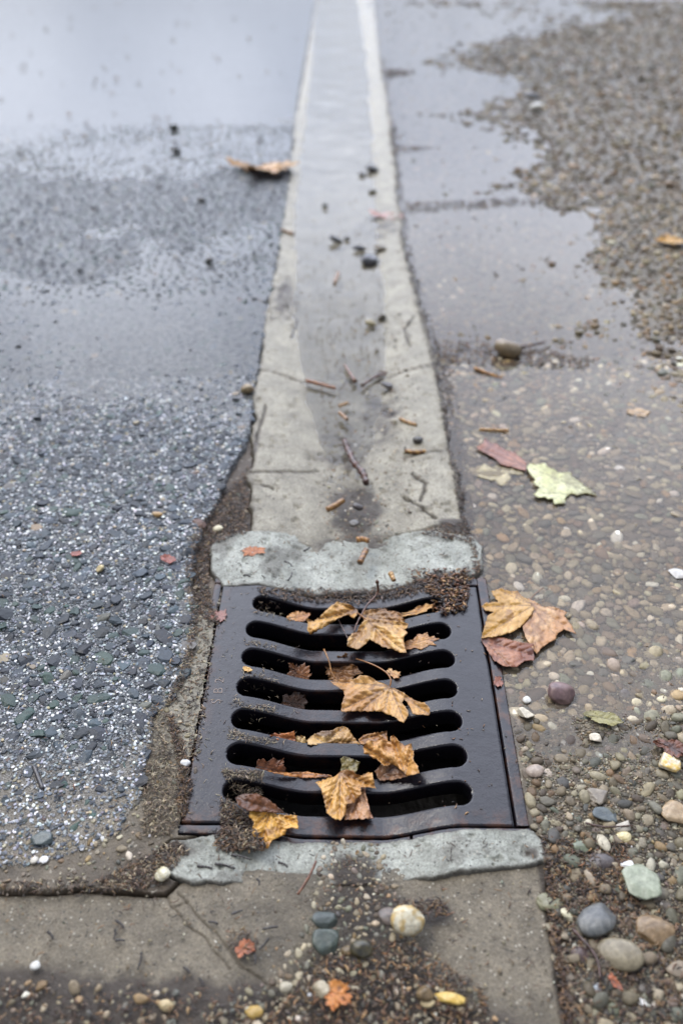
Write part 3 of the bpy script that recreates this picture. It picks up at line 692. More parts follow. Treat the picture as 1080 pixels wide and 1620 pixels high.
# ------------------------------------------------------------------ leaves
HALF = [(0, 0), (.05, -.03), (.14, -.10), (.25, -.08), (.33, -.12), (.37, 0.0), (.47, .03), (.55, .03), (.57, .11), (.54, .18), (.64, .22), (.74, .27), (.72, .34), (.86, .47), (.94, .58), (.80, .57), (.72, .60), (.60, .68), (.52, .64),
        (.43, .61), (.36, .60), (.34, .64), (.36, .70), (.43, .74), (.34, .78), (.29, .88), (.20, .90), (.12, .96), (.06, 1.05), (0, 1.16)]
BLOB = [(0, 0), (.12, .04), (.22, .16), (.27, .34), (.24, .5), (.27, .62), (.18, .80), (.12, .84), (.06, .95), (0, 1.0)]
SHARD = [(0, .05), (.14, .0), (.22, .18), (.16, .30), (.3, .44), (.26, .60), (.33, .72), (.16, .80), (.1, .92), (0, .86)]
def outline(kind, rg, jit):
    h = {'maple': HALF, 'oval': BLOB, 'shard': SHARD}[kind]
    R = [(x*(1+rg.normal(0, .05)), y+rg.normal(0, .02)) for x, y in h]; Lf = [(-x*(1+rg.normal(0, .06)), y+rg.normal(0, .02)) for x, y in h[1:-1]][::-1]
    ph = rg.uniform(0, 6.28, 4)
    def wob(q):
        a = math.atan2(q[1]-.3, q[0]); k = 1+.10*math.sin(2*a+ph[0])+.09*math.sin(3*a+ph[1])+.07*math.sin(5*a+ph[2])
        return (q[0]*k, .3+(q[1]-.3)*k)
    R, Lf = [wob(q) for q in R], [wob(q) for q in Lf]
    pts = R+Lf; o_ = []
    for i in range(len(pts)):
        a, b = np.array(pts[i]), np.array(pts[(i+1) % len(pts)]); k = max(2, int(np.hypot(*(b-a))/.028))
        for j in range(k): o_.append(a+(b-a)*j/k+rg.normal(0, jit, 2)*(j > 0))
    return np.array(o_)
def seg_d(p, a, b):
    a, b = np.array(a, float), np.array(b, float); e_ = b-a; t_ = np.clip(((p-a)@e_)/(e_@e_), 0, 1)
    return np.linalg.norm(p-a-t_[:, None]*e_, axis=1), t_
def leaf(label, base, tip, c0, c1, cb, kind='maple', z0=.002, z1=.002, wid=1.0, roll=0.0, curl=.10, bend=.0, crump=.05, seed=1, stem=None, group=None, cover=None, name='fallen_leaf', surf=True, fold=.05, cat='leaf'):
    """base, tip in pixels of the photograph, z0/z1 heights above what lies under them"""
    rg = np.random.default_rng(seed)
    A = S(*base) if surf else Vector((*map(float, P(*base, z0)), 0)); B = S(*tip) if surf else Vector((*map(float, P(*tip, z1)), 0))
    A.z += z0; B.z += z1
    if surf:
        ax, ay = P(*base, A.z); A = Vector((float(ax), float(ay), A.z)); bx, by = P(*tip, B.z); B = Vector((float(bx), float(by), B.z))
    ydir = (B-A); Lh = ydir.length/(1.10 if kind == 'maple' else 1.0); ydir.normalize()
    xdir = ydir.cross(Vector((0, 0, 1))).normalized(); up = xdir.cross(ydir).normalized()
    rot = Matrix.Rotation(roll, 3, ydir); xdir = rot @ xdir; up = rot @ up
    O = outline(kind, rg, .013); C0 = np.array([0, .30 if kind == 'maple' else .45])
    th_ = np.arctan2(O[:, 1]-C0[1], O[:, 0]-C0[0])   # torn bites in the margin
    for _ in range(rg.integers(1, 3)):
        ta = rg.uniform(-3.1, 3.1); tw = rg.uniform(.05, .16); td = rg.uniform(.12, .38)
        dd = np.abs((th_-ta+np.pi) % (2*np.pi)-np.pi); O = C0+(O-C0)*(1-td*np.clip(1-dd/tw, 0, 1)**.7)[:, None]
    rings = 12; P2 = [C0[None]]
    for r in range(1, rings+1): P2.append(C0+(O-C0)*(r/rings)**.85)
    p = np.concatenate(P2); m_ = len(O)
    x, y = p[:, 0], p[:, 1]
    veins = [((0, 0), (0, 1.12)), ((0, .02), (.84, .55)), ((0, .02), (-.84, .55)), ((0, 0), (.36, -.05)), ((0, 0), (-.36, -.05))] if kind == 'maple' else [((0, 0), (0, .95))]
    sub = [((0, .35), (.28, .7)), ((0, .35), (-.28, .7)), ((0, .58), (.16, .86)), ((0, .58), (-.16, .86)), ((.3, .2), (.62, .26)), ((-.3, .2), (-.62, .26)), ((.35, .24), (.5, .56)), ((-.35, .24), (-.5, .56)), ((.15, .1), (.5, .08)), ((-.15, .1), (-.5, .08))] if kind == 'maple' else [((0, .25+.15*i), (s*.22, .4+.15*i)) for i in range(4) for s in (-1, 1)]
    dv = np.full(len(p), 9.)
    for a, b in veins: d_, t_ = seg_d(p, a, b); dv = np.minimum(dv, d_*(.8+1.2*t_))
    ds = np.full(len(p), 9.)
    for a, b in sub: d_, t_ = seg_d(p, a, b); ds = np.minimum(ds, d_)
    rad = np.hypot(x, y-.35)
    sx = rg.uniform(0, 99); nz = fbm(x+sx, y, 2.2, 4, seed); nz2 = fbm(x+sx, y, 7, 3, seed+5)
    z = fold*(np.minimum(dv, .22)-.1) + curl*rad**2*(1+1.6*nz) + bend*(y-.4)**2 + crump*nz*2.4 + crump*.55*nz2 + .012*np.minimum(ds, .08)/.08
    lift = np.concatenate([[0]]+[np.full(m_, (r/rings)) for r in range(1, rings+1)]); z = z + .05*curl/.1*smooth(.75, 1, lift)*nz2*2
    nc = smooth(-.18, .20, nz+.5*nz2)
    col = lin(c0)[None]*(1-nc[:, None])+lin(c1)[None]*nc[:, None]
    bl = smooth(.10, .26, fbm(x+sx+5, y, 3.2, 4, seed+9))[:, None]*.75; col = col*(1-bl)+lin(cb)[None]*bl
    em = smooth(.86, 1., lift)[:, None]*.35; col = col*(1-em)+lin(cb)[None]*em
    vm = np.maximum(1-smooth(.006, .02, dv), .45*(1-smooth(.003, .014, ds)))[:, None]*.8; col = col*(1-vm)+lin(cb)[None]*.7*vm
    W3 = np.array(xdir)[None]*(x*wid*Lh)[:, None]+np.array(ydir)[None]*(y*Lh)[:, None]+np.array(up)[None]*(z*Lh)[:, None]
    if cover is not None:   # drape over what lies below
        wx, wy = W3[:, 0]+A.x, W3[:, 1]+A.y; tz = top_z(wx, wy)
        W3[:, 2] = np.maximum(W3[:, 2], tz-A.z+.0008+cover*np.maximum(0, z*Lh))
    Fc = []
    for j in range(m_): Fc.append((0, 1+j, 1+(j+1) % m_))
    tri = np.array(Fc)
    for r in range(rings-1):
        a = 1+r*m_; b = a+m_; j = np.arange(m_); j2 = (j+1) % m_
        tri = np.concatenate([tri, np.stack([a+j, b+j, b+j2], 1), np.stack([a+j, b+j2, a+j2], 1)])
    nv = len(W3); th = np.array(up)*.00035
    allV = np.concatenate([W3, W3-th]); o1 = 1+(rings-1)*m_; j = np.arange(m_); j2 = (j+1) % m_
    allF = np.concatenate([tri, tri[:, ::-1]+nv, np.stack([o1+j, o1+j+nv, o1+j2+nv], 1), np.stack([o1+j, o1+j2+nv, o1+j2], 1)])
    root = empty(name, A); tag(root, label, cat, group)
    mesh('blade', allV, allF, M_leaf, np.concatenate([col, col*.8]), parent=root)
    if stem:
        sp = [Vector((0, 0, 0.0008))]
        for sx_, sy_2, sz in stem:
            q_ = S(sx_, sy_2); q_.z += sz; qx, qy = P(sx_, sy_2, q_.z); sp.append(Vector((float(qx), float(qy), q_.z))-A)
        tube('stem', sp, .0010, .0017, (138, 92, 44), parent=root, jag=.0)
    return root
def tube(name, pts, r0, r1, c, parent=None, seg=8, n=None, jag=.15, seed=1, c2=None, cut=True):
    rg = np.random.default_rng(seed); pts = [Vector(p) for p in pts]; n = n or max(6, 5*len(pts))
    # catmull-rom
    ex = [pts[0]*2-pts[1]]+pts+[pts[-1]*2-pts[-2]]; path = []
    for i in range(len(pts)-1):
        a, b, c_, d = ex[i:i+4]; k = max(2, n//(len(pts)-1))
        for j in range(k+(i == len(pts)-2)):
            t_ = j/k; path.append(.5*((2*b)+(-a+c_)*t_+(2*a-5*b+4*c_-d)*t_*t_+(-a+3*b-3*c_+d)*t_**3))
    V, Fc, C_ = [], [], []; m_ = len(path)
    for i, p in enumerate(path):
        tg = (path[min(i+1, m_-1)]-path[max(i-1, 0)]).normalized(); s1 = tg.cross(Vector((0, 0, 1)));
        if s1.length < 1e-3: s1 = tg.cross(Vector((1, 0, 0)))
        s1.normalize(); s2 = s1.cross(tg); r = r0+(r1-r0)*i/(m_-1)
        r *= 1+jag*math.sin(i*2.1+seed)+jag*rg.normal()*.5
        for k in range(seg):
            a = k/seg*6.283; rr = r*(1+jag*.5*rg.normal()); V.append(p+s1*math.cos(a)*rr+s2*math.sin(a)*rr)
            f_ = .5+.5*math.sin(i*1.3+k+seed); C_.append(lin(c)*(1-f_)+lin(c2 or c)*f_)
    for i in range(m_-1):
        for k in range(seg): k2 = (k+1) % seg; Fc += [(i*seg+k, i*seg+k2, (i+1)*seg+k2), (i*seg+k, (i+1)*seg+k2, (i+1)*seg+k)]
    for i, fl_ in ((0, 1), (m_-1, 0)):
        V.append(path[i]); C_.append(lin(c2 or c)*1.3); ci = len(V)-1
        for k in range(seg): k2 = (k+1) % seg; t_ = (ci, i*seg+k, i*seg+k2); Fc.append(t_ if not fl_ else t_[::-1])
    return mesh(name, np.array(V), np.array(Fc), M_wood, np.array(C_), parent=parent)
exec_leaf = True
TAN, TAN2, BR = (170, 120, 58), (206, 160, 88), (98, 58, 26)
leaf('narrow tan leaf strip across the right part of the second slot', (634, 1024), (700, 1006), (150, 100, 54), (190, 140, 78), BR, kind='shard', z0=.004, z1=.003, wid=.7, seed=9, curl=.02)
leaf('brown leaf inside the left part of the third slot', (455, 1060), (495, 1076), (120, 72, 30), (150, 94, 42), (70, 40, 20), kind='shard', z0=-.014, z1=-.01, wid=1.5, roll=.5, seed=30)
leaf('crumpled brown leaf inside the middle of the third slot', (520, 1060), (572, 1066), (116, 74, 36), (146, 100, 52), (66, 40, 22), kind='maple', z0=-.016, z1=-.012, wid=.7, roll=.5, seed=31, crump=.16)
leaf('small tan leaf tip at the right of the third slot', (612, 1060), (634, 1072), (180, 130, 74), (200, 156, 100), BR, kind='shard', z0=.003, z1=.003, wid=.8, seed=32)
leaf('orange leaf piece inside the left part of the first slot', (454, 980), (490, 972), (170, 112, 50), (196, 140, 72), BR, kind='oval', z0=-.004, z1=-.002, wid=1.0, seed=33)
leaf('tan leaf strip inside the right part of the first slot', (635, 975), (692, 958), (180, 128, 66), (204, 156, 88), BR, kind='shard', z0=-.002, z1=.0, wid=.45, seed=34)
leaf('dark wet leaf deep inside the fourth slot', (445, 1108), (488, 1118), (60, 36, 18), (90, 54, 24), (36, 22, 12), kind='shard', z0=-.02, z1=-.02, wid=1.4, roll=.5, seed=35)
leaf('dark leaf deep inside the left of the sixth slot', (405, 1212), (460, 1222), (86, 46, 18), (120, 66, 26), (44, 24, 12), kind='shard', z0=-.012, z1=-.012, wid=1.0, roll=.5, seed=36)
leaf('tan curled leaf lying on the asphalt beside the gutter', (452, 270), (374, 264), (196, 150, 92), (214, 172, 116), (104, 68, 36), z0=.014, z1=.006, wid=.8, curl=.10, roll=.15, seed=50, crump=.10)
leaf('yellow leaf on the far gravel at the right edge', (1082, 382), (1034, 382), (200, 150, 60), (214, 170, 84), (130, 84, 36), z0=.012, z1=.010, wid=.6, seed=51, curl=.1)
leaf('small orange leaf on the far mortar strip', (420, 872), (378, 870), (176, 104, 50), (190, 120, 62), (120, 66, 34), kind='shard', z0=.002, z1=.002, wid=.9, seed=52, curl=.02)
leaf('small rusty brown leaf on the paving in front of the grate', (374, 1510), (400, 1488), (150, 78, 36), (170, 96, 44), (80, 42, 24), kind='shard', z0=.003, z1=.004, wid=1.4, seed=53, curl=.1)
leaf('orange brown leaf among the pebbles at the near end of the channel', (520, 1565), (560, 1590), (176, 104, 40), (200, 132, 60), (96, 54, 26), kind='maple', z0=.005, z1=.008, wid=.6, seed=54, curl=.12)
leaf('tiny red leaf on the asphalt near its broken edge', (255, 880), (282, 890), (140, 72, 56), (150, 80, 62), (100, 50, 40), kind='oval', z0=.005, z1=.005, wid=.9, seed=55)
leaf('tiny red leaf further out on the asphalt', (112, 876), (130, 876), (140, 72, 56), (150, 80, 62), (100, 50, 40), kind='oval', z0=.005, z1=.005, wid=1.2, seed=56)
leaf('pinkish leaf on the right rim of the gutter', (640, 346), (588, 338), (186, 138, 126), (200, 154, 140), (140, 100, 90), kind='oval', z0=.006, z1=.006, wid=1.0, seed=57)
leaf('olive green leaf sunk in the gravel right of the grate', (925, 1130), (988, 1144), (136, 128, 76), (150, 142, 90), (100, 92, 56), kind='oval', z0=.007, z1=.006, wid=.8, seed=58, curl=.02)
leaf('dark brown curled leaf on the gravel at the right edge', (1036, 1170), (1092, 1200), (92, 52, 34), (116, 68, 42), (50, 30, 22), kind='shard', z0=.010, z1=.012, wid=1.0, seed=59, curl=.15)
leaf('rusty leaf scrap on the right rail of the grate frame', (786, 1070), (790, 1088), (140, 84, 62), (150, 92, 70), (90, 52, 40), kind='shard', z0=.002, z1=.002, wid=1.2, seed=60)
leaf('reddish leaf scrap on the silt at the far left corner of the grate', (335, 972), (360, 976), (140, 92, 78), (154, 104, 88), (96, 60, 50), kind='shard', z0=.003, z1=.002, wid=1.6, seed=61)
leaf('small yellow leaf scrap at the left end of the third slot', (384, 1056), (400, 1062), (206, 160, 80), (216, 176, 96), (150, 104, 48), kind='oval', z0=.003, z1=.003, wid=1.0, seed=62)
leaf('dark orange leaf scrap among the stones near the right corner', (962, 1540), (982, 1566), (150, 80, 44), (166, 92, 50), (90, 48, 30), kind='oval', z0=.01, z1=.01, wid=.9, seed=63)
leaf('small tan leaf under shallow water at the right', (990, 650), (1030, 655), (190, 160, 120), (200, 172, 134), (150, 120, 86), kind='shard', z0=.005, z1=.004, wid=1.1, seed=64)

from mathutils.geometry import delaunay_2d_cdt
def traced(label, crop, pts, dz, centre, tips, c0, c1, cb, seed=1, amp=.0035, curl=.004, stem=None, cat='leaf', spots=.35, flat_z=None):
    """a leaf of its own outline, lying dz above what is under it"""
    rg = np.random.default_rng(seed); ox, oy, sc = crop
    pr = np.array([(ox+a/sc, oy+b/sc) for a, b in pts]); ctr = np.array((ox+centre[0]/sc, oy+centre[1]/sc)); tp = [np.array((ox+a/sc, oy+b/sc)) for a, b in tips]
    B = []
    for i in range(len(pr)):
        a, b = pr[i], pr[(i+1) % len(pr)]; L_ = np.hypot(*(b-a)); k = max(1, int(L_/2.4)); nrm = np.array((-(b-a)[1], (b-a)[0]))/max(L_, 1e-6)
        for j in range(k): B.append(a+(b-a)*j/k+nrm*rg.normal(0, .55)*(j > 0))
    B = np.array(B); lo_, hi_ = B.min(0), B.max(0); size = float(max(hi_-lo_))
    g = 1.7 if size < 110 else 2.0
    gx_, gy_ = np.meshgrid(np.arange(lo_[0], hi_[0], g), np.arange(lo_[1], hi_[1], g)); I_ = np.stack([gx_.ravel(), gy_.ravel()], 1)+rg.normal(0, .25, (gx_.size, 2))
    bd_ = [tuple(q) for q in B]; I_ = I_[sdf(bd_, I_[:, 0], I_[:, 1]) > .9]
    allp = [Vector(q) for q in np.concatenate([B, I_])]; n_ = len(B)
    vo, eo, fo, *_r = delaunay_2d_cdt(allp, [], [list(range(n_))], 1, 1e-5)
    q = np.array([v[:] for v in vo]); tri = np.array([f for f in fo if len(f) == 3])
    u = (q-ctr)/size; sx = rg.uniform(0, 90)
    dv = np.full(len(q), 9.); ds = np.full(len(q), 9.)
    for tpt in tp:
        d_, t_ = seg_d(q, ctr, tpt); dv = np.minimum(dv, d_/size*(.8+t_))
        ax = tpt-ctr; pn = np.array((-ax[1], ax[0]))
        for f_ in (.25, .42, .58, .74):
            for sg in (-1, 1): d_, t_ = seg_d(q, ctr+ax*f_, ctr+ax*(f_+.22)+pn*sg*.26*(1-f_*.5)); ds = np.minimum(ds, d_/size)
    nz = fbm(u[:, 0]+sx, u[:, 1], 3.0, 4, seed); nz2 = fbm(u[:, 0]+sx, u[:, 1], 9, 3, seed+5); edge_d = sdf(bd_, q[:, 0], q[:, 1])/size
    h = amp*(2.2*nz+.8*nz2) + amp*1.4*(np.minimum(dv, .10)/.10-.5) + amp*.5*np.minimum(ds, .03)/.03 + curl*(u**2).sum(1)*(1+3*nz)*2 + curl*smooth(.05, 0, edge_d)*nz2*2
    hz = dz+np.maximum(h, -dz*.8 if dz > 0 else -9)
    px_, py_ = q[:, 0], q[:, 1]; z = np.zeros(len(q))
    for _ in range(4):
        X_, Y_ = P(px_, py_, z); z = (plate_z(X_, Y_) if flat_z is None else np.full(len(q), flat_z)) + hz
    X_, Y_ = P(px_, py_, z); W3 = np.stack([X_, Y_, z], 1)
    nc = smooth(-.16, .18, nz+.5*nz2)[:, None]; col = lin(c0)[None]*(1-nc)+lin(c1)[None]*nc
    bl = (smooth(.07, .2, fbm(u[:, 0]+sx+5, u[:, 1], 4.5, 5, seed+9))*spots*1.8)[:, None].clip(0, .85); col = col*(1-bl)+lin(cb)[None]*bl
    em = smooth(.03, 0, edge_d)[:, None]*.4; col = col*(1-em)+lin(cb)[None]*em
    vm = np.maximum(1-smooth(.004, .013, dv), .5*(1-smooth(.002, .008, ds)))[:, None]*.75; col = col*(1-vm)+lin(cb)[None]*.7*vm
    # thickness: lower skin and rim
    nv = len(W3); ed = {}
    for a, b, c_ in tri.tolist():
        for e_ in ((a, b), (b, c_), (c_, a)): ed[e_] = 1
    rim = [(a, b) for a, b in ed if (b, a) not in ed]
    # image rows run towards the viewer, so faces are wound for an upward normal
    F_ = np.concatenate([tri[:, ::-1], tri+nv, np.array([(a, b, b+nv) for a, b in rim]), np.array([(a, b+nv, a+nv) for a, b in rim])])
    A = Vector((float(W3[:, 0].mean()), float(W3[:, 1].mean()), float(W3[:, 2].min())))
    root = empty('fallen_leaf', A); tag(root, label, cat)
    mesh('blade', np.concatenate([W3, W3-np.array([0, 0, .0004])])-np.array(A)[None], F_, M_leaf, np.concatenate([col, col*.8]), parent=root)
    if stem:
        sp = []
        for a, b, d_ in stem: sp.append(S(ox+a/sc, oy+b/sc, d_)-A)
        tube('stem', sp, .0014, .0011, (150, 100, 50), parent=root, jag=.0)
    return root
CA, CB, CC, CD = (480, 900, 3.6), (340, 1130, 3.0), (680, 800, 2.7), (680, 520, 2.7)
traced('tan curled maple leaf at the far left of the grate, beside the thin upright stick', CA, [(12, 285), (30, 285), (60, 300), (110, 255), (150, 215), (190, 185), (235, 195), (270, 205), (305, 230), (310, 245), (290, 280), (250, 262), (200, 280), (140, 320), (90, 345), (40, 375), (20, 345), (25, 315)], .012, (308, 240), [(20, 300), (60, 365), (200, 195)], TAN, TAN2, BR, 3, .0045, .006)
traced('brown leaf lying flat under the bright tan leaf on the far slots', CA, [(335, 265), (350, 235), (400, 228), (460, 222), (475, 240), (520, 240), (560, 255), (555, 275), (580, 290), (560, 310), (440, 320), (380, 320), (340, 300)], .007, (330, 270), [(460, 225), (560, 265), (575, 300)], (150, 106, 58), (180, 136, 80), (88, 56, 30), 5, .003)
traced('bright tan speckled maple leaf bridging the second slot of the grate', CA, [(250, 440), (255, 395), (275, 365), (300, 360), (320, 320), (350, 290), (400, 285), (470, 300), (560, 300), (595, 310), (590, 335), (570, 345), (592, 365), (572, 385), (570, 410), (585, 478), (550, 478), (500, 455), (450, 445), (420, 425), (375, 400), (350, 430), (310, 458), (280, 450)], .014, (370, 300), [(575, 470), (590, 320), (265, 440), (480, 440)], (186, 140, 78), (220, 178, 108), (116, 74, 36), 8, .004, .006, stem=[(370, 300, .016), (320, 260, .018), (300, 250, .02)])
traced('large tan maple leaf with long curved stem on the fourth slot', CA, [(150, 640), (180, 628), (240, 632), (290, 625), (320, 603), (370, 610), (420, 640), (470, 660), (520, 680), (560, 700), (620, 740), (660, 755), (690, 760), (720, 800), (712, 835), (660, 830), (620, 825), (600, 780), (575, 740), (560, 760), (590, 800), (597, 830), (570, 878), (540, 865), (515, 840), (480, 830), (440, 812), (340, 810), (215, 812), (215, 770), (235, 720), (225, 690), (190, 670)], .012, (492, 668), [(165, 640), (220, 800), (330, 805), (460, 825), (575, 870), (710, 825)], (178, 128, 66), (206, 158, 88), (104, 64, 30), 12, .0042, .004, stem=[(492, 668, .014), (496, 630, .018), (470, 590, .020), (415, 555, .018), (350, 528, .012), (300, 512, .006)])
traced('pale tan leaf stuck upright in the fifth slot', CB, [(435, 125), (460, 100), (500, 80), (550, 75), (605, 55), (630, 65), (660, 110), (690, 140), (560, 144), (440, 144)], -.004, (520, 140), [(460, 100), (610, 60), (670, 130)], (170, 128, 70), (206, 168, 104), (92, 62, 36), 15, .003, spots=.5)
traced('cream leaf corner beside the upright leaf in the fifth slot', CB, [(385, 105), (410, 98), (430, 108), (432, 143), (388, 142)], -.003, (400, 140), [(420, 105)], (190, 156, 96), (206, 172, 112), (120, 84, 44), 77, .001)
traced('reddish brown leaf piece inside the left part of the fifth slot', CB, [(258, 100), (285, 86), (300, 95), (340, 88), (375, 78), (385, 130), (300, 124)], -.006, (380, 120), [(262, 100)], (158, 90, 36), (182, 108, 46), (84, 46, 24), 16, .002)
traced('folded tan leaf tip poking out of the right part of the fifth slot', CB, [(680, 118), (715, 95), (750, 90), (815, 78), (820, 130), (690, 142)], -.002, (690, 125), [(815, 85)], (160, 108, 52), (186, 136, 70), (96, 58, 28), 17, .002)
traced('dark brown leaf under the orange tan leaf at the sixth slot', CB, [(755, 270), (800, 225), (870, 235), (925, 290), (850, 312), (780, 314)], .003, (780, 300), [(860, 240), (900, 290)], (124, 82, 50), (152, 110, 72), (78, 48, 30), 20, .002)
traced('orange tan maple leaf standing on the bar right of the sixth slot', CB, [(705, 150), (725, 120), (750, 128), (790, 120), (830, 130), (832, 105), (845, 98), (870, 125), (900, 150), (930, 138), (945, 190), (940, 210), (958, 240), (970, 280), (910, 293), (880, 262), (850, 240), (800, 245), (770, 215), (745, 205), (705, 185)], .016, (900, 285), [(715, 155), (845, 105), (935, 150), (780, 215)], (164, 112, 54), (204, 152, 84), (100, 58, 28), 19, .0045, .006)
traced('pinkish brown leaf beneath the toothed tan leaf at the seventh slot', CB, [(680, 355), (710, 350), (725, 410), (735, 460), (752, 495), (610, 500), (620, 430)], .003, (690, 360), [(740, 490), (640, 495)], (166, 120, 84), (182, 138, 98), (118, 76, 50), 23, .002)
traced('olive green leaf scrap above the toothed tan leaf', CB, [(595, 210), (610, 198), (630, 203), (660, 215), (690, 225), (670, 275), (640, 275), (590, 285), (600, 245)], .000, (630, 275), [(615, 205)], (104, 92, 44), (134, 116, 58), (64, 54, 28), 24, .002)
traced('tan leaf with toothed edge lying across the sixth and seventh slots', CB, [(475, 325), (540, 300), (575, 290), (590, 275), (620, 262), (660, 268), (672, 285), (690, 290), (720, 278), (745, 275), (765, 355), (720, 345), (690, 348), (695, 380), (670, 400), (660, 422), (625, 428), (620, 470), (600, 500), (570, 500), (530, 470), (515, 400), (500, 350)], .012, (595, 275), [(590, 495), (480, 328), (530, 465), (755, 345), (665, 410)], (180, 130, 64), (208, 160, 86), (104, 62, 28), 22, .004, .004)
traced('thin dark orange leaf edge showing along the left of the sixth slot', CB, [(240, 268), (330, 276), (430, 273), (550, 288), (560, 300), (440, 302), (330, 292)], .001, (560, 296), [(245, 270)], (160, 94, 30), (190, 124, 50), (90, 50, 22), 25, .001)
traced('smooth dark brown curled leaf over the left end of the seventh slot', CB, [(97, 395), (130, 378), (200, 376), (250, 400), (290, 430), (333, 470), (260, 464), (150, 458), (110, 430)], .014, (330, 468), [(100, 400)], (84, 48, 20), (112, 66, 28), (52, 30, 14), 28, .0015, spots=.1)
traced('yellow ochre leaf on the near left corner of the grate', CB, [(165, 450), (215, 462), (260, 460), (300, 475), (345, 478), (390, 480), (397, 545), (365, 538), (340, 545), (335, 570), (300, 585), (270, 600), (250, 640), (225, 625), (210, 640), (200, 600), (175, 560), (185, 510), (160, 480)], .009, (262, 455), [(215, 635), (390, 520), (180, 550), (330, 570)], (190, 134, 50), (214, 164, 76), (116, 64, 24), 27, .0035, .003)
traced('reddish brown soggy leaf beside the grate under the yellow leaf', CC, [(215, 570), (270, 552), (320, 565), (370, 580), (440, 590), (445, 660), (400, 665), (370, 690), (310, 685), (270, 660), (245, 620)], .0015, (230, 575), [(435, 640), (330, 680)], (126, 72, 44), (166, 112, 78), (86, 44, 30), 43, .002, .001, flat_z=.001, spots=.5)
traced('large yellow brown maple leaf half floating at the right edge of the grate', CC, [(218, 430), (235, 415), (290, 412), (270, 385), (262, 365), (300, 352), (345, 365), (370, 362), (390, 385), (420, 400), (445, 440), (420, 480), (385, 520), (340, 545), (270, 560), (218, 565), (235, 510), (245, 470), (270, 455), (235, 447)], .003, (440, 425), [(225, 432), (225, 560), (290, 360), (350, 370)], (182, 136, 54), (206, 162, 92), (126, 82, 38), 41, .0018, .001, flat_z=.001, stem=[(425, 405, .004), (450, 375, .006), (485, 350, .006)])
traced('long tan lobe of leaf in the puddle pointing right from the yellow brown leaf', CC, [(415, 395), (440, 405), (480, 430), (530, 432), (585, 455), (572, 470), (600, 505), (622, 548), (570, 528), (545, 545), (535, 570), (500, 590), (470, 612), (455, 635), (430, 600), (405, 560), (393, 515), (400, 480), (415, 440)], .002, (415, 410), [(615, 540), (455, 625), (580, 458), (540, 560)], (184, 134, 84), (202, 160, 112), (134, 90, 54), 42, .0016, .001, flat_z=.0005)
traced('pale olive leaf sunk in the puddle left of the yellow green leaf', CD, [(175, 620), (205, 600), (230, 575), (260, 590), (290, 585), (340, 598), (390, 610), (400, 625), (340, 622), (345, 645), (330, 672), (300, 670), (280, 650), (240, 645), (210, 635)], .0005, (395, 618), [(185, 618), (240, 585), (320, 665)], (164, 150, 108), (184, 170, 128), (124, 106, 72), 47, .0008, .0005, flat_z=-.0048)
traced('reddish brown leaf in the puddle behind the pale yellow leaf', CD, [(195, 505), (225, 490), (235, 465), (255, 485), (280, 488), (300, 505), (330, 520), (360, 525), (380, 545), (412, 570), (410, 610), (350, 590), (300, 582), (285, 560), (260, 545), (215, 520)], .0015, (410, 590), [(235, 475), (205, 508), (320, 580)], (138, 86, 64), (160, 106, 80), (96, 56, 44), 46, .0012, .0008, flat_z=-.003)
traced('pale yellow green maple leaf lying in the puddle', CD, [(412, 590), (425, 575), (455, 580), (490, 573), (500, 590), (530, 600), (545, 615), (575, 612), (600, 613), (605, 632), (640, 650), (660, 670), (690, 690), (716, 716), (660, 703), (630, 712), (605, 705), (580, 720), (575, 745), (530, 752), (525, 725), (505, 730), (490, 720), (465, 722), (438, 705), (470, 680), (440, 660), (445, 640), (425, 620)], .002, (710, 712), [(420, 590), (545, 745), (450, 700), (595, 620)], (196, 196, 136), (216, 216, 166), (120, 108, 62), 45, .0012, .001, flat_z=-.0025, spots=.3)
# ------------------------------------------------------------------ twigs
def twig(label, pts, r0, r1, c, c2=None, lift=.0, seed=1, group=None, name='twig', cat='twig', jag=.15, branch=None):
    W = []
    for i, q_ in enumerate(pts):
        r = r0+(r1-r0)*i/(len(pts)-1); dz = r*.8+(q_[2] if len(q_) > 2 else lift)
        s_ = S(q_[0], q_[1], dz); W.append(s_)
    root = empty(name, W[0]); tag(root, label, cat, group)
    tube('bark', [p-W[0] for p in W], r0, r1, c, parent=root, jag=jag, seed=seed, c2=c2, n=14 if len(pts) < 5 else 30)
    if branch:
        Bp = [S(a, b, .002+d) for a, b, d in branch]; tube('branch', [p-W[0] for p in Bp], r1*.7, r1*.4, c, parent=root, jag=jag, seed=seed+3, c2=c2)
    return root
DB = (84, 50, 34); DB2 = (52, 32, 24); YT = (164, 122, 62); YT2 = (120, 80, 38)
twig('thick knobbly dark brown twig lying along the gutter bottom', [(545, 698), (552, 716), (562, 735), (574, 748), (579, 764)], .0060, .0068, (96, 56, 40), DB2, seed=3, jag=.22)
twig('smooth orange brown twig slanting on the gutter bottom behind the thick twig', [(484, 602), (508, 608), (530, 614)], .0052, .0040, (160, 104, 56), (120, 72, 40), seed=4, jag=.05)
twig('bent brown twig pointing at the camera in the middle of the gutter', [(545, 577), (553, 590), (562, 603)], .0036, .0052, (130, 88, 54), DB, seed=5, jag=.1)
twig('forked dark twig on the right of the gutter bottom', [(572, 610), (590, 598), (610, 591)], .0036, .0040, (110, 72, 50), DB2, seed=6, jag=.15, branch=[(592, 596, 0), (602, 588, .003), (612, 590, .003)])
twig('short thick tan stalk piece in front of the thick twig', [(517, 806), (530, 800), (543, 791)], .0062, .0062, YT, YT2, seed=7, jag=.05)
twig('short ochre stalk piece lying crosswise on the gutter end', [(564, 854), (574, 853), (583, 856)], .0060, .0050, (186, 132, 60), YT2, seed=8, jag=.06)
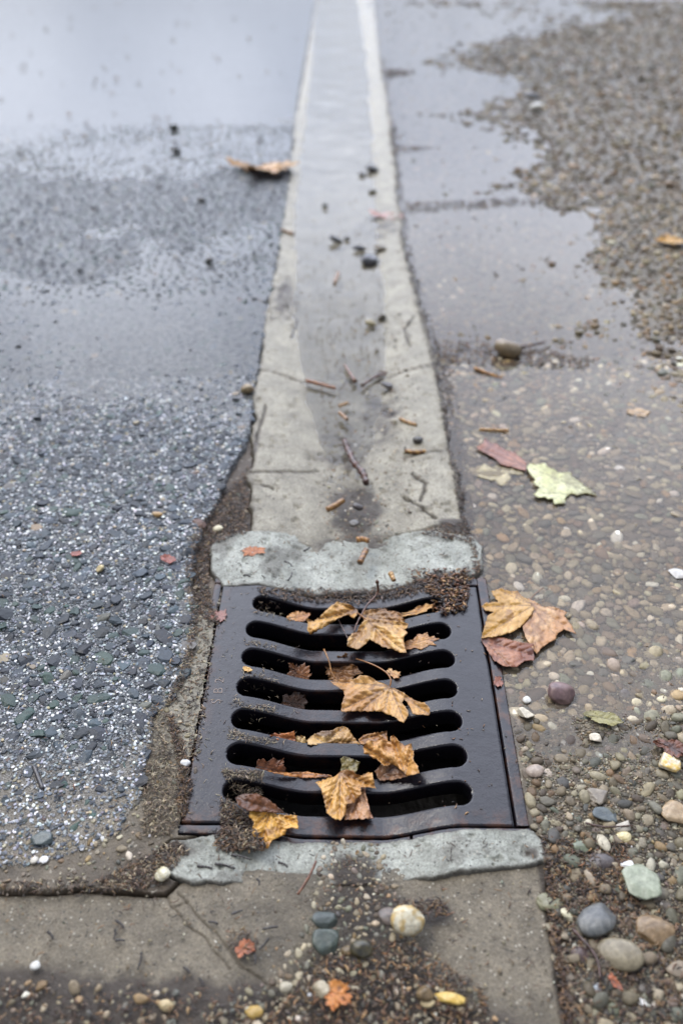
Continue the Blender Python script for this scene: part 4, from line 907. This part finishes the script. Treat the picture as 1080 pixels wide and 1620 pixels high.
twig('upright looking tan stalk piece with dark end on the far mortar strip', [(569, 890), (574, 880), (579, 870)], .0062, .0056, (170, 120, 58), (70, 44, 26), seed=9, jag=.08)
twig('small yellow stalk piece at the front of the far mortar strip', [(617, 906), (620, 912), (623, 918)], .0052, .0040, (204, 160, 86), YT2, seed=10, jag=.1)
twig('yellow stalk piece on the right slope of the gutter', [(632, 662), (645, 668), (658, 672)], .0040, .0040, (196, 150, 78), YT2, seed=11, jag=.06)
twig('yellow and brown stalk piece lying crosswise on the right slope of the gutter', [(641, 713), (657, 715), (673, 714)], .0044, .0044, (188, 144, 72), (104, 62, 32), seed=12, jag=.04)
twig('pale short stalk piece in the gutter middle', [(535, 642), (543, 640), (550, 637)], .0036, .0040, (196, 156, 96), YT2, seed=13, jag=.05)
twig('tan short stalk piece just in front of the pale one', [(537, 653), (543, 658), (549, 664)], .0046, .0046, (176, 130, 72), (96, 60, 34), seed=14, jag=.05)
twig('short brown stalk on the far left rim of the gutter', [(444, 364), (454, 367), (464, 370)], .0060, .0060, (150, 112, 58), YT2, seed=15, jag=.05)
twig('short upright brown stalk in the far gutter water', [(529, 448), (532, 440), (535, 432)], .0052, .0062, (150, 108, 62), YT2, seed=16, jag=.05)
twig('thin brown twig standing on the near mortar strip', [(500, 1362, .006), (488, 1388, .004), (471, 1415, .0)], .0016, .0020, (132, 84, 56), (90, 54, 40), seed=17, jag=.12)
twig('thin forked stick leaning over the far leaves on the grate', [(596, 918, .02), (597, 938, .018), (580, 958, .016), (565, 985, .014), (560, 1000, .012)], .0024, .0012, (110, 74, 52), DB, seed=18, jag=.2)
twig('thin tan stem curving out of the third slot', [(512, 1027, .012), (520, 1045, .01), (524, 1062, .004), (530, 1074, .0)], .0014, .0010, (176, 124, 66), YT2, seed=19, jag=.1)
twig('thin dark stem across the far bars', [(535, 980, .006), (545, 1000, .006), (555, 1020, .004)], .0012, .0010, DB, DB2, seed=20)
twig('dark flat stick lying on the asphalt at the left', [(54, 1212), (61, 1230), (68, 1248)], .0030, .0030, (44, 42, 46), (60, 56, 58), seed=21, jag=.05)
twig('yellow stalk lying in the debris line across the puddle', [(750, 582, .004), (770, 590, .004), (794, 599, .004)], .0042, .0034, (206, 150, 78), YT2, seed=22, jag=.08)
twig('short pale stalk floating in the puddle', [(758, 679, .008), (782, 680, .008), (804, 681, .008)], .0036, .0036, (206, 166, 110), (160, 116, 66), seed=23, jag=.05)
twig('dark branch lying in the puddle behind the round brown stone', [(790, 553, .008), (825, 549, .010), (862, 541, .012)], .0042, .0030, (96, 70, 56), DB2, seed=24, jag=.15)
twig('thin curved brown twig on the gravel right of the mortar', [(925, 1302, .006), (955, 1308, .006), (1000, 1306, .006)], .0014, .0010, (88, 56, 40), DB2, seed=25)
twig('dark twig in the wet soil at the near right', [(905, 1470, .006), (940, 1510, .006), (950, 1550, .006)], .0022, .0014, (78, 50, 42), DB2, seed=26)
for i, (a, b, c_, d, lb) in enumerate([(183, 1456, 196, 1468, 'behind'), (182, 1470, 180, 1486, 'x'), (182, 1488, 198, 1488, 'x'), (224, 1506, 218, 1534, 'x'), (76, 1474, 84, 1486, 'x'), (330, 1458, 345, 1462, 'x'), (366, 1446, 384, 1440, 'x'), (415, 1470, 440, 1466, 'x'), (398, 1500, 404, 1525, 'x'), (425, 1484, 410, 1502, 'x'), (290, 1530, 300, 1540, 'x'), (315, 1548, 320, 1560, 'x'),
                                       (340, 1366, 372, 1374, 'm'), (366, 1352, 396, 1360, 'm'), (406, 1390, 410, 1400, 'm'), (440, 1364, 455, 1372, 'm'), (312, 1370, 336, 1374, 'm'), (450, 888, 462, 896, 'f'), (456, 918, 462, 905, 'f'), (385, 910, 395, 912, 'f'), (480, 872, 490, 866, 'f')]):
    where = {'m': 'short dark twig bit lying on the near mortar strip', 'f': 'short dark twig bit lying on the far mortar strip'}.get(lb, 'short dark twig bit on the brown paving at the near left')
    twig(where, [(a, b), ((a+c_)/2+2, (b+d)/2-1), (c_, d)], .0016, .0012, (50, 42, 38), (34, 28, 26), seed=40+i, group={'m': 'twig bits on the near mortar', 'f': 'twig bits on the far mortar'}.get(lb, 'twig bits on the near paving'), jag=.25)

# ------------------------------------------------------------------ single stones
def stone(label, px, py, wpx, asp, flat, c, c2=None, ang=False, rot=0., seed=1, dz=0., name='pebble', cat='pebble', group=None, sink=.25, lump=0.0):
    rg = np.random.default_rng(seed); s_ = S(px, py)
    r = wpx/2/asp*((ct*s_.y+(H-s_.z)*st)/F)
    V, Fc = ICO[4]
    Vv, _, _ = stones(np.zeros((1, 3)), np.array([r]), np.array([asp]), np.array([flat]), np.ones((1, 3)), 4, ang, rg, 12)
    nn = fbm(V[:, 0]*2+seed, V[:, 1]*2+V[:, 2]*1.7, 1.6, 4, seed); nn2 = fbm(V[:, 0]*3+seed, V[:, 2]*3+V[:, 1], 3.5, 3, seed+2)
    Vv = Vv*(1+.10*nn+.05*nn2+lump*np.abs(nn2)*3)[:, None]
    # undo the random spin, then set the wanted one
    a = rot-float(np.arctan2(*(np.linalg.eigh(np.cov(Vv[:, :2].T))[1][:, -1][::-1]))); c_, s1 = math.cos(a), math.sin(a)
    Vv = np.stack([Vv[:, 0]*c_-Vv[:, 1]*s1, Vv[:, 0]*s1+Vv[:, 1]*c_, Vv[:, 2]], 1)
    k = smooth(-.12, .15, nn)[:, None]; col = lin(c)[None]*(1-k)+lin(c2 or c)[None]*k
    hgt = -Vv[:, 2].min(); o = mesh(name, Vv, Fc, M_stone, col); o.location = (s_.x, s_.y, s_.z+hgt*(1-2*sink)+dz-(.003 if sink >= .2 and px > 860 and py > 1290 else 0))
    tag(o, label, cat, group); return o
stone('lumpy yellowish white stone at the near end of the channel', 643, 1461, 50, 1.15, .75, (214, 206, 180), (190, 162, 104), seed=2, lump=.12, sink=.12)
stone('flat brown grey stone left of the lumpy white stone', 612, 1452, 38, 1.3, .45, (104, 92, 82), (84, 76, 70), seed=3)
stone('dark green grey angular stone in the near channel', 515, 1458, 38, 1.3, .4, (52, 60, 54), (68, 74, 68), ang=True, seed=4)
stone('larger dark green stone in front of the angular one', 520, 1490, 48, 1.15, .45, (54, 64, 56), (74, 80, 70), ang=True, seed=5)
stone('dark olive pebble standing in the near channel dirt', 572, 1506, 34, 1.2, .8, (50, 48, 38), (74, 68, 46), seed=6, sink=.1)
stone('flat brown pebble left of the dark olive one', 549, 1506, 20, 1.2, .6, (96, 78, 46), seed=7)
stone('white round pebble on the paving left of the near mortar', 259, 1387, 25, 1.1, .7, (220, 214, 190), (196, 186, 150), seed=8, sink=.12)
stone('small white stone at the left edge of the grate', 294, 1209, 15, 1.2, .6, (224, 224, 220), seed=9, sink=.1)
stone('pale green flat angular stone near the right edge', 1015, 1406, 68, 1.15, .22, (142, 148, 126), (160, 164, 142), ang=True, seed=110, dz=.006, sink=.1)
stone('smooth blue grey cobble in the wet soil', 944, 1459, 66, 1.25, .55, (84, 86, 85), (106, 106, 102), seed=11, rot=.6, sink=.2)
stone('olive brown cobble in front of the blue grey one', 979, 1508, 70, 1.3, .5, (116, 106, 84), (134, 124, 100), seed=12, rot=-.4, sink=.2)
stone('ochre brown flat cobble at the near right', 1037, 1472, 68, 1.5, .4, (116, 94, 66), (136, 114, 84), seed=13, sink=.2)
stone('dark purple flat pebble right of the near mortar', 951, 1362, 40, 1.3, .4, (70, 62, 60), (84, 75, 70), seed=14)
stone('dark flat pebble sunk in soil near the paving edge', 917, 1510, 36, 1.3, .4, (82, 66, 62), seed=15)
stone('cream white stone in the gravel right of the mortar', 985, 1325, 26, 1.3, .6, (220, 206, 160), (200, 182, 130), seed=16)
stone('bright white cube like stone above the pale green stone', 992, 1370, 20, 1.2, .7, (230, 228, 224), ang=True, seed=17, dz=.003)
stone('small white quartz at the near right', 1015, 1585, 18, 1.2, .7, (220, 218, 210), ang=True, seed=18)
stone('green grey flat stone under the paving edge gravel', 870, 1428, 44, 1.5, .4, (112, 110, 82), (128, 124, 96), seed=19)
stone('cream pebble beside the green grey flat stone', 897, 1446, 22, 1.2, .6, (204, 196, 164), seed=20)
stone('purple pebble standing in the shallow water', 885, 1104, 46, 1.3, .7, (106, 84, 84), (128, 104, 100), seed=21, sink=.1)
stone('round brown stone in the debris line across the puddle', 801, 563, 40, 1.15, .75, (124, 108, 84), (142, 126, 100), seed=22, sink=.05)
stone('white and yellow stone at the right edge of the gravel', 1056, 1211, 44, 1.3, .6, (214, 206, 186), (214, 180, 96), ang=True, seed=23, dz=.003)
stone('white flat stone in the puddle at the right edge', 1072, 912, 34, 1.4, .35, (196, 192, 184), ang=True, seed=24, dz=.004)
stone('cream block stone beside the right frame rail', 831, 1134, 30, 1.25, .55, (202, 192, 170), ang=True, seed=25, dz=.002)
stone('white round pebble close to the right frame rail', 833, 1111, 13, 1.1, .7, (222, 220, 212), seed=26, dz=.003)
stone('cream triangular stone in the gravel', 942, 1170, 22, 1.2, .6, (214, 202, 180), ang=True, seed=27, dz=.002)
stone('pinkish pebble beside the frame rail', 843, 1222, 28, 1.3, .5, (146, 130, 116), (164, 148, 132), seed=28)
stone('brown grey flat cobble in the gravel', 945, 1262, 44, 1.4, .4, (114, 104, 90), (130, 120, 104), ang=True, seed=29)
stone('slate blue flat stone in the near gravel', 958, 1290, 40, 1.4, .35, (74, 82, 84), (92, 98, 96), ang=True, seed=30)
stone('tan flat stone at the right edge of the near gravel', 1072, 1290, 52, 1.3, .35, (150, 126, 94), (164, 142, 110), ang=True, seed=31, dz=.003)
stone('pale pebble at the broken edge of the asphalt', 345, 838, 17, 1.2, .7, (206, 196, 164), seed=32)
stone('brown grit clump on the left edge of the gutter', 392, 620, 18, 1.0, .9, (130, 112, 84), (170, 150, 110), seed=33, lump=.2)
stone('ochre pebble on the asphalt', 250, 816, 15, 1.3, .6, (170, 136, 84), seed=34, dz=.002)
stone('cream pebble lying on the asphalt', 160, 903, 13, 1.1, .8, (204, 186, 140), seed=35, dz=.002)
stone('dark pebble on the far asphalt', 332, 416, 13, 1.1, .8, (52, 50, 46), seed=36, dz=.005)
stone('dark pebble on the far wet asphalt', 279, 242, 16, 1.3, .7, (50, 50, 44), seed=37, dz=.006)
stone('dark pebble farthest out on the asphalt', 275, 205, 15, 1.3, .7, (56, 58, 44), seed=38, dz=.006)
stone('dark brown pebble in the middle of the road', 319, 319, 12, 1.2, .7, (64, 58, 44), seed=39, dz=.005)
stone('black wet stone in the gutter stream', 568, 397, 19, 1.4, .6, (40, 38, 38), seed=40, dz=.004)
stone('dark grey round stone beside the black one in the gutter', 584, 416, 28, 1.1, .6, (70, 70, 74), (86, 86, 90), seed=41, dz=.003)
stone('brown stone right of the dark stones in the gutter', 601, 396, 20, 1.4, .6, (96, 84, 60), seed=42, dz=.003)
stone('dark pebble in the gutter stream left of the black stone', 531, 384, 19, 1.2, .7, (66, 64, 62), seed=43, dz=.003)
stone('small dark pebble beside the pebble in the gutter stream', 549, 380, 12, 1.2, .7, (90, 88, 84), seed=44, dz=.003)
stone('olive dark pebble far up the gutter stream', 514, 329, 11, 1.2, .8, (60, 62, 40), seed=45, dz=.006)
stone('dark pebble in the far gutter stream on the right', 588, 272, 20, 1.3, .6, (50, 46, 40), seed=46, dz=.006)
stone('grey pebble just left of the dark far one', 572, 280, 12, 1.2, .6, (80, 78, 74), seed=47, dz=.006)
stone('brown pebble on the far right rim of the gutter', 589, 306, 12, 1.2, .6, (84, 78, 50), seed=48, dz=.004)
stone('pale stone chip on the gutter bottom', 586, 515, 17, 1.3, .7, (176, 164, 130), seed=49, dz=.003)
stone('dark chip beside the pale one on the gutter bottom', 603, 504, 15, 1.3, .7, (84, 76, 60), seed=50, dz=.003)
stone('dark pebble on the right slope of the gutter', 661, 698, 17, 1.1, .7, (60, 56, 50), seed=51, dz=.001)
stone('dark pebble near the pale twig in the gutter', 611, 612, 17, 1.3, .6, (74, 66, 62), seed=52, dz=.001)
stone('dark pebble beside the tan stalk piece', 566, 803, 17, 1.2, .6, (68, 60, 56), seed=53)
stone('grey pebble in the grit at the gutter end', 559, 830, 16, 1.1, .6, (96, 92, 86), seed=54)
stone('brown standing pebble at the near edge of the photo', 670, 1578, 26, 1.0, 1.0, (112, 94, 66), (130, 110, 80), seed=55, sink=.1)
stone('cream pebble in front of the brown standing pebble', 675, 1590, 20, 1.3, .6, (204, 184, 140), seed=56, dz=.004)
stone('yellow long pebble at the near edge', 711, 1581, 46, 2.2, .7, (196, 162, 74), (210, 180, 100), seed=57, rot=-.15, ang=True, dz=.002)
stone('cream rounded pebble left of the orange leaf', 510, 1566, 27, 1.1, .7, (176, 164, 138), seed=58)
stone('pale pebble at the near paving', 452, 1564, 22, 1.1, .7, (172, 164, 142), seed=59)
stone('yellow pebble at the bottom edge', 402, 1603, 26, 1.2, .6, (168, 138, 70), seed=60)
stone('cream pebble left of the yellow one at the bottom edge', 264, 1592, 20, 1.2, .7, (190, 170, 128), seed=61)
stone('white pebble at the lower left paving', 57, 1528, 14, 1.1, .7, (210, 208, 200), seed=62)
stone('dark slate stone in the silt at the lower left', 66, 1330, 38, 1.4, .4, (74, 84, 84), ang=True, seed=63, dz=.001)
stone('white pebble pair, left one, in the silt at the lower left', 55, 1362, 13, 1.1, .7, (212, 206, 190), seed=64)
stone('white pebble pair, right one, in the silt at the lower left', 70, 1361, 14, 1.2, .7, (224, 222, 216), seed=65)
stone('white oval stone on the far gravel', 847, 177, 21, 1.4, .6, (216, 214, 204), seed=66, dz=.02)
stone('dark flat stone behind the white oval one on the far gravel', 840, 160, 28, 1.8, .5, (56, 52, 48), seed=67, dz=.02)
stone('blue grey rounded pebble at the bottom right', 944, 1562, 14, 1.1, .7, (150, 156, 160), seed=68)
stone('green flat stone behind the mortar corner', 922, 1340, 30, 1.6, .4, (112, 118, 96), seed=69, dz=.003)

# ------------------------------------------------------------------ litter
rng = np.random.default_rng(5)
def litter(poly, n, lmm, wmm, cols, pile=.002, straight=.6, grate_only=False, zlift=0.):
    pl = np.array(poly, float); x0, y0 = pl.min(0); x1, y1 = pl.max(0)
    qx, qy = rng.uniform(x0, x1, n*4), rng.uniform(y0, y1, n*4); ok = sdf([tuple(p) for p in poly], qx, qy) > 0
    qx, qy = qx[ok][:n], qy[ok][:n]; z = np.zeros(len(qx))
    for _ in range(3):
        X, Y = P(qx, qy, z); z = top_z(X, Y)
    X, Y = P(qx, qy, z)
    hole = (X > px0) & (X < px1) & (Y > py0) & (Y < py1) & (slot_sd(X, Y) < .001)
    z = np.where(hole, z-rng.uniform(.008, .03, len(z)), z) + rng.uniform(0, 1, len(z))**2*pile + .0005+zlift
    n = len(X); L = lmm*.001*rng.uniform(.4, 1.5, n)/2; Wd = wmm*.001*rng.uniform(.5, 1.4, n)/2; a = rng.uniform(0, 6.283, n); bd_ = rng.normal(0, .35, n); tl = rng.normal(0, .18, n)
    V = []
    for t_ in (-1, -.33, .33, 1):
        wv = Wd*(1-.6*abs(t_)**2); cx = L*t_; cyb = L*bd_*(t_*t_); cz = L*t_*tl + L*.1*(1-t_*t_)
        for (sw, sz) in ((-1, 0), (0, .9), (1, 0), (0, -.5)):
            lx, ly = cx, cyb+wv*sw; V.append(np.stack([X+lx*np.cos(a)-ly*np.sin(a), Y+lx*np.sin(a)+ly*np.cos(a), z+cz+wv*sz*.6+Wd*.4], 1))
    V = np.stack(V, 1).reshape(-1, 3); fc = []
    for s_ in range(3):
        for k in range(4): a_, b_ = s_*4+k, s_*4+(k+1) % 4; fc += [(a_, b_, b_+4), (a_, b_+4, a_+4)]
    fc += [(0, 2, 1), (0, 3, 2), (12, 13, 14), (12, 14, 15)]
    Fc = (np.array(fc)[None]+np.arange(n)[:, None, None]*16).reshape(-1, 3)
    return V, Fc, np.repeat(palette(rng, n, cols, [1]*len(cols), .25), 16, 0)
STR = [(150, 132, 104), (112, 96, 76), (84, 68, 52), (176, 160, 130), (66, 54, 42)]; DRK = [(60, 44, 34), (84, 62, 46), (44, 34, 28), (110, 84, 60), (130, 100, 66)]; ORG = [(108, 70, 42), (132, 90, 52), (80, 54, 38), (60, 44, 34), (164, 128, 84)]
Lp = []
Lp.append(litter([(240, 1118), (272, 1128), (292, 1190), (300, 1240), (296, 1285), (270, 1320), (225, 1325), (228, 1230)], 1500, 8, 1.0, STR, .004))
Lp.append(litter([(262, 1128), (276, 1135), (296, 1200), (304, 1250), (290, 1300), (280, 1260), (284, 1210)], 500, 8, 1.6, DRK, .007))
Lp.append(litter([(352, 1218), (418, 1222), (412, 1252), (362, 1240)], 420, 8, 1.1, STR, .006))
Lp.append(litter([(350, 1262), (384, 1284), (404, 1300), (412, 1346), (372, 1344), (350, 1300)], 700, 9, 1.4, STR+DRK, .008))
Lp.append(litter([(340, 1310), (420, 1330), (420, 1350), (340, 1345)], 200, 9, 2.2, DRK, .004))
Lp.append(litter([(362, 1150), (400, 1165), (440, 1172), (430, 1180), (360, 1168)], 160, 7, .9, STR, .003))
Lp.append(litter([(372, 1100), (390, 1112), (440, 1120), (440, 1130), (366, 1118)], 120, 7, .9, STR, .003))
Lp.append(litter([(380, 1060), (440, 1070), (440, 1080), (378, 1074)], 60, 7, .9, STR, .003))
Lp.append(litter([(386, 1010), (440, 1022), (436, 1028), (384, 1020)], 60, 7, .9, STR, .002))
Lp.append(litter([(398, 948), (412, 945), (470, 975), (460, 982), (398, 972)], 90, 8, 1.0, STR, .003))
Lp.append(litter([(300, 930), (480, 930), (470, 1300), (280, 1300)], 240, 7, .9, STR, .001))
Lp.append(litter([(305, 850), (340, 800), (392, 738), (394, 842), (332, 862), (330, 930), (346, 990), (316, 975), (300, 900)], 1500, 9, 2.0, DRK, .005))
Lp.append(litter([(692, 560), (704, 560), (730, 660), (744, 780), (752, 850), (736, 846), (728, 760), (712, 660)], 900, 9, 2.0, DRK, .005, zlift=.001))
Lp.append(litter([(640, 395), (652, 395), (700, 560), (690, 565)], 200, 12, 2.5, DRK, .004))
Lp.append(litter([(600, 90), (612, 90), (634, 290), (628, 300)], 160, 26, 7, DRK, .006))
Lp.append(litter([(700, 828), (742, 828), (762, 900), (752, 912), (742, 860), (660, 845)], 420, 8, 1.8, DRK, .004))
Lp.append(litter([(405, 930), (560, 934), (700, 915), (700, 936), (560, 958), (420, 948)], 900, 9, 1.7, DRK+[(120, 104, 90)], .005))
Lp.append(litter([(668, 920), (735, 905), (742, 930), (736, 965), (700, 975), (684, 950)], 420, 9, 4.0, ORG, .010))
Lp.append(litter([(640, 900), (750, 900), (750, 920), (660, 925)], 120, 8, 3.0, ORG, .003))
Lp.append(litter([(340, 850), (760, 850), (760, 912), (340, 925)], 190, 8, 1.3, DRK, .0005))
Lp.append(litter([(290, 1345), (850, 1325), (850, 1360), (300, 1390)], 60, 8, 1.2, DRK, .0005))
Lp.append(litter([(305, 960), (345, 950), (336, 1040), (318, 1190), (290, 1240), (280, 1120)], 420, 8, 1.6, DRK+STR, .002))
Lp.append(litter([(150, 1395), (280, 1330), (300, 1345), (250, 1400), (200, 1412)], 700, 8, 1.4, DRK+STR, .003))
Lp.append(litter([(0, 1395), (180, 1385), (200, 1412), (0, 1415)], 160, 8, 1.4, DRK+STR, .002))
Lp.append(litter([(855, 1325), (990, 1335), (1010, 1440), (875, 1450), (862, 1380)], 1000, 8, 1.7, ORG+DRK+DRK+DRK+DRK, .004))
Lp.append(litter([(870, 1440), (1090, 1430), (1090, 1640), (900, 1640)], 900, 8, 1.8, DRK, .004))
Lp.append(litter([(510, 1510), (640, 1480), (760, 1560), (790, 1640), (420, 1640), (450, 1580)], 900, 9, 2.0, DRK+DRK+DRK+ORG, .004))
Lp.append(litter([(620, 1425), (700, 1425), (715, 1450), (650, 1450)], 160, 10, 1.8, DRK, .008))
Lp.append(litter([(360, 1470), (410, 1470), (410, 1510), (365, 1505)], 60, 10, 1.5, DRK, .004))
Lp.append(litter([(-40, 1560), (430, 1580), (430, 1640), (-40, 1640)], 350, 9, 2.0, DRK, .003))
Lp.append(litter([(520, 1350), (600, 1350), (640, 1440), (500, 1440)], 90, 7, 1.4, DRK, .003))
Lp.append(litter([(-40, 1415), (860, 1390), (880, 1600), (-40, 1600)], 260, 8, 1.4, DRK, .0005))
Lp.append(litter([(690, 540), (800, 545), (940, 570), (930, 585), (780, 580), (700, 575)], 420, 14, 3.5, DRK+ORG, .006, zlift=.003))
Lp.append(litter([(640, 322), (880, 312), (880, 322), (640, 338)], 260, 20, 5, DRK, .004, zlift=.003))
Lp.append(litter([(625, 232), (700, 236), (620, 246)], 90, 24, 6, DRK, .004, zlift=.004))
Lp.append(litter([(612, 110), (660, 114), (612, 124)], 90, 32, 8, DRK, .006, zlift=.004))
Lp.append(litter([(500, 780), (600, 770), (620, 860), (520, 865)], 180, 8, 1.6, DRK+ORG, .003))
Lp.append(litter([(495, 560), (660, 560), (690, 780), (510, 780)], 160, 8, 1.8, DRK+ORG, .002))
Lp.append(litter([(430, 440), (480, 440), (470, 520), (420, 510)], 60, 12, 3, DRK, .001))
Lp.append(litter([(440, 200), (600, 200), (660, 560), (400, 560)], 70, 14, 3.5, DRK, .002, zlift=.004))
Lp.append(litter([(0, 0), (480, 0), (440, 300), (0, 300)], 90, 26, 14, DRK, .004, zlift=.006))
Lp.append(litter([(740, 690), (1080, 640), (1080, 1250), (850, 1250)], 260, 9, 1.6, DRK+STR, .003))
Lp.append(litter([(0, 620), (380, 620), (290, 1100), (200, 1320), (0, 1340)], 160, 8, 1.6, DRK+ORG, .002, zlift=.003))
def fringe(edge_px, wpx, n, lmm, wmm, cols, pile):
    for (a, b), (c_, d) in zip(edge_px[:-1], edge_px[1:]):
        Lp.append(litter([(a-wpx, b), (a+wpx, b), (c_+wpx, d), (c_-wpx, d)], n, lmm, wmm, cols, pile, zlift=.001))
Lp.append(litter([(400, 560), (690, 560), (738, 840), (398, 840)], 330, 7, 1.6, DRK+STR, .0008))
Lp.append(litter([(600, 930), (790, 915), (830, 1290), (560, 1290)], 110, 5, 1.6, ORG+STR, .0006))
Lp.append(litter([(430, 300), (640, 300), (690, 560), (404, 560)], 150, 11, 3, DRK+STR, .001))
fringe([(622, 200), (630, 300), (641, 385), (661, 465)], 7, 150, 14, 4, [(40, 32, 26), (60, 46, 36), (84, 64, 48)], .004)
fringe([(661, 465), (682, 540), (697, 600), (712, 680), (724, 750), (738, 825)], 9, 300, 9, 2.2, [(40, 32, 26), (60, 46, 36), (84, 64, 48), (104, 84, 64)], .005)
fringe([(866, 1360), (874, 1460), (886, 1540), (898, 1640)], 7, 120, 8, 1.8, DRK, .004)
fringe([(303, 850), (300, 930), (310, 965), (303, 1020), (290, 1070), (268, 1112)], 7, 110, 8, 1.4, DRK+STR, .004)
V, Fc, C_ = join(Lp)
tag(mesh('plant_litter', V, Fc, M_wood, C_), 'brown shreds, seeds and straw washed together around the grate and cracks', 'litter', kind='stuff')
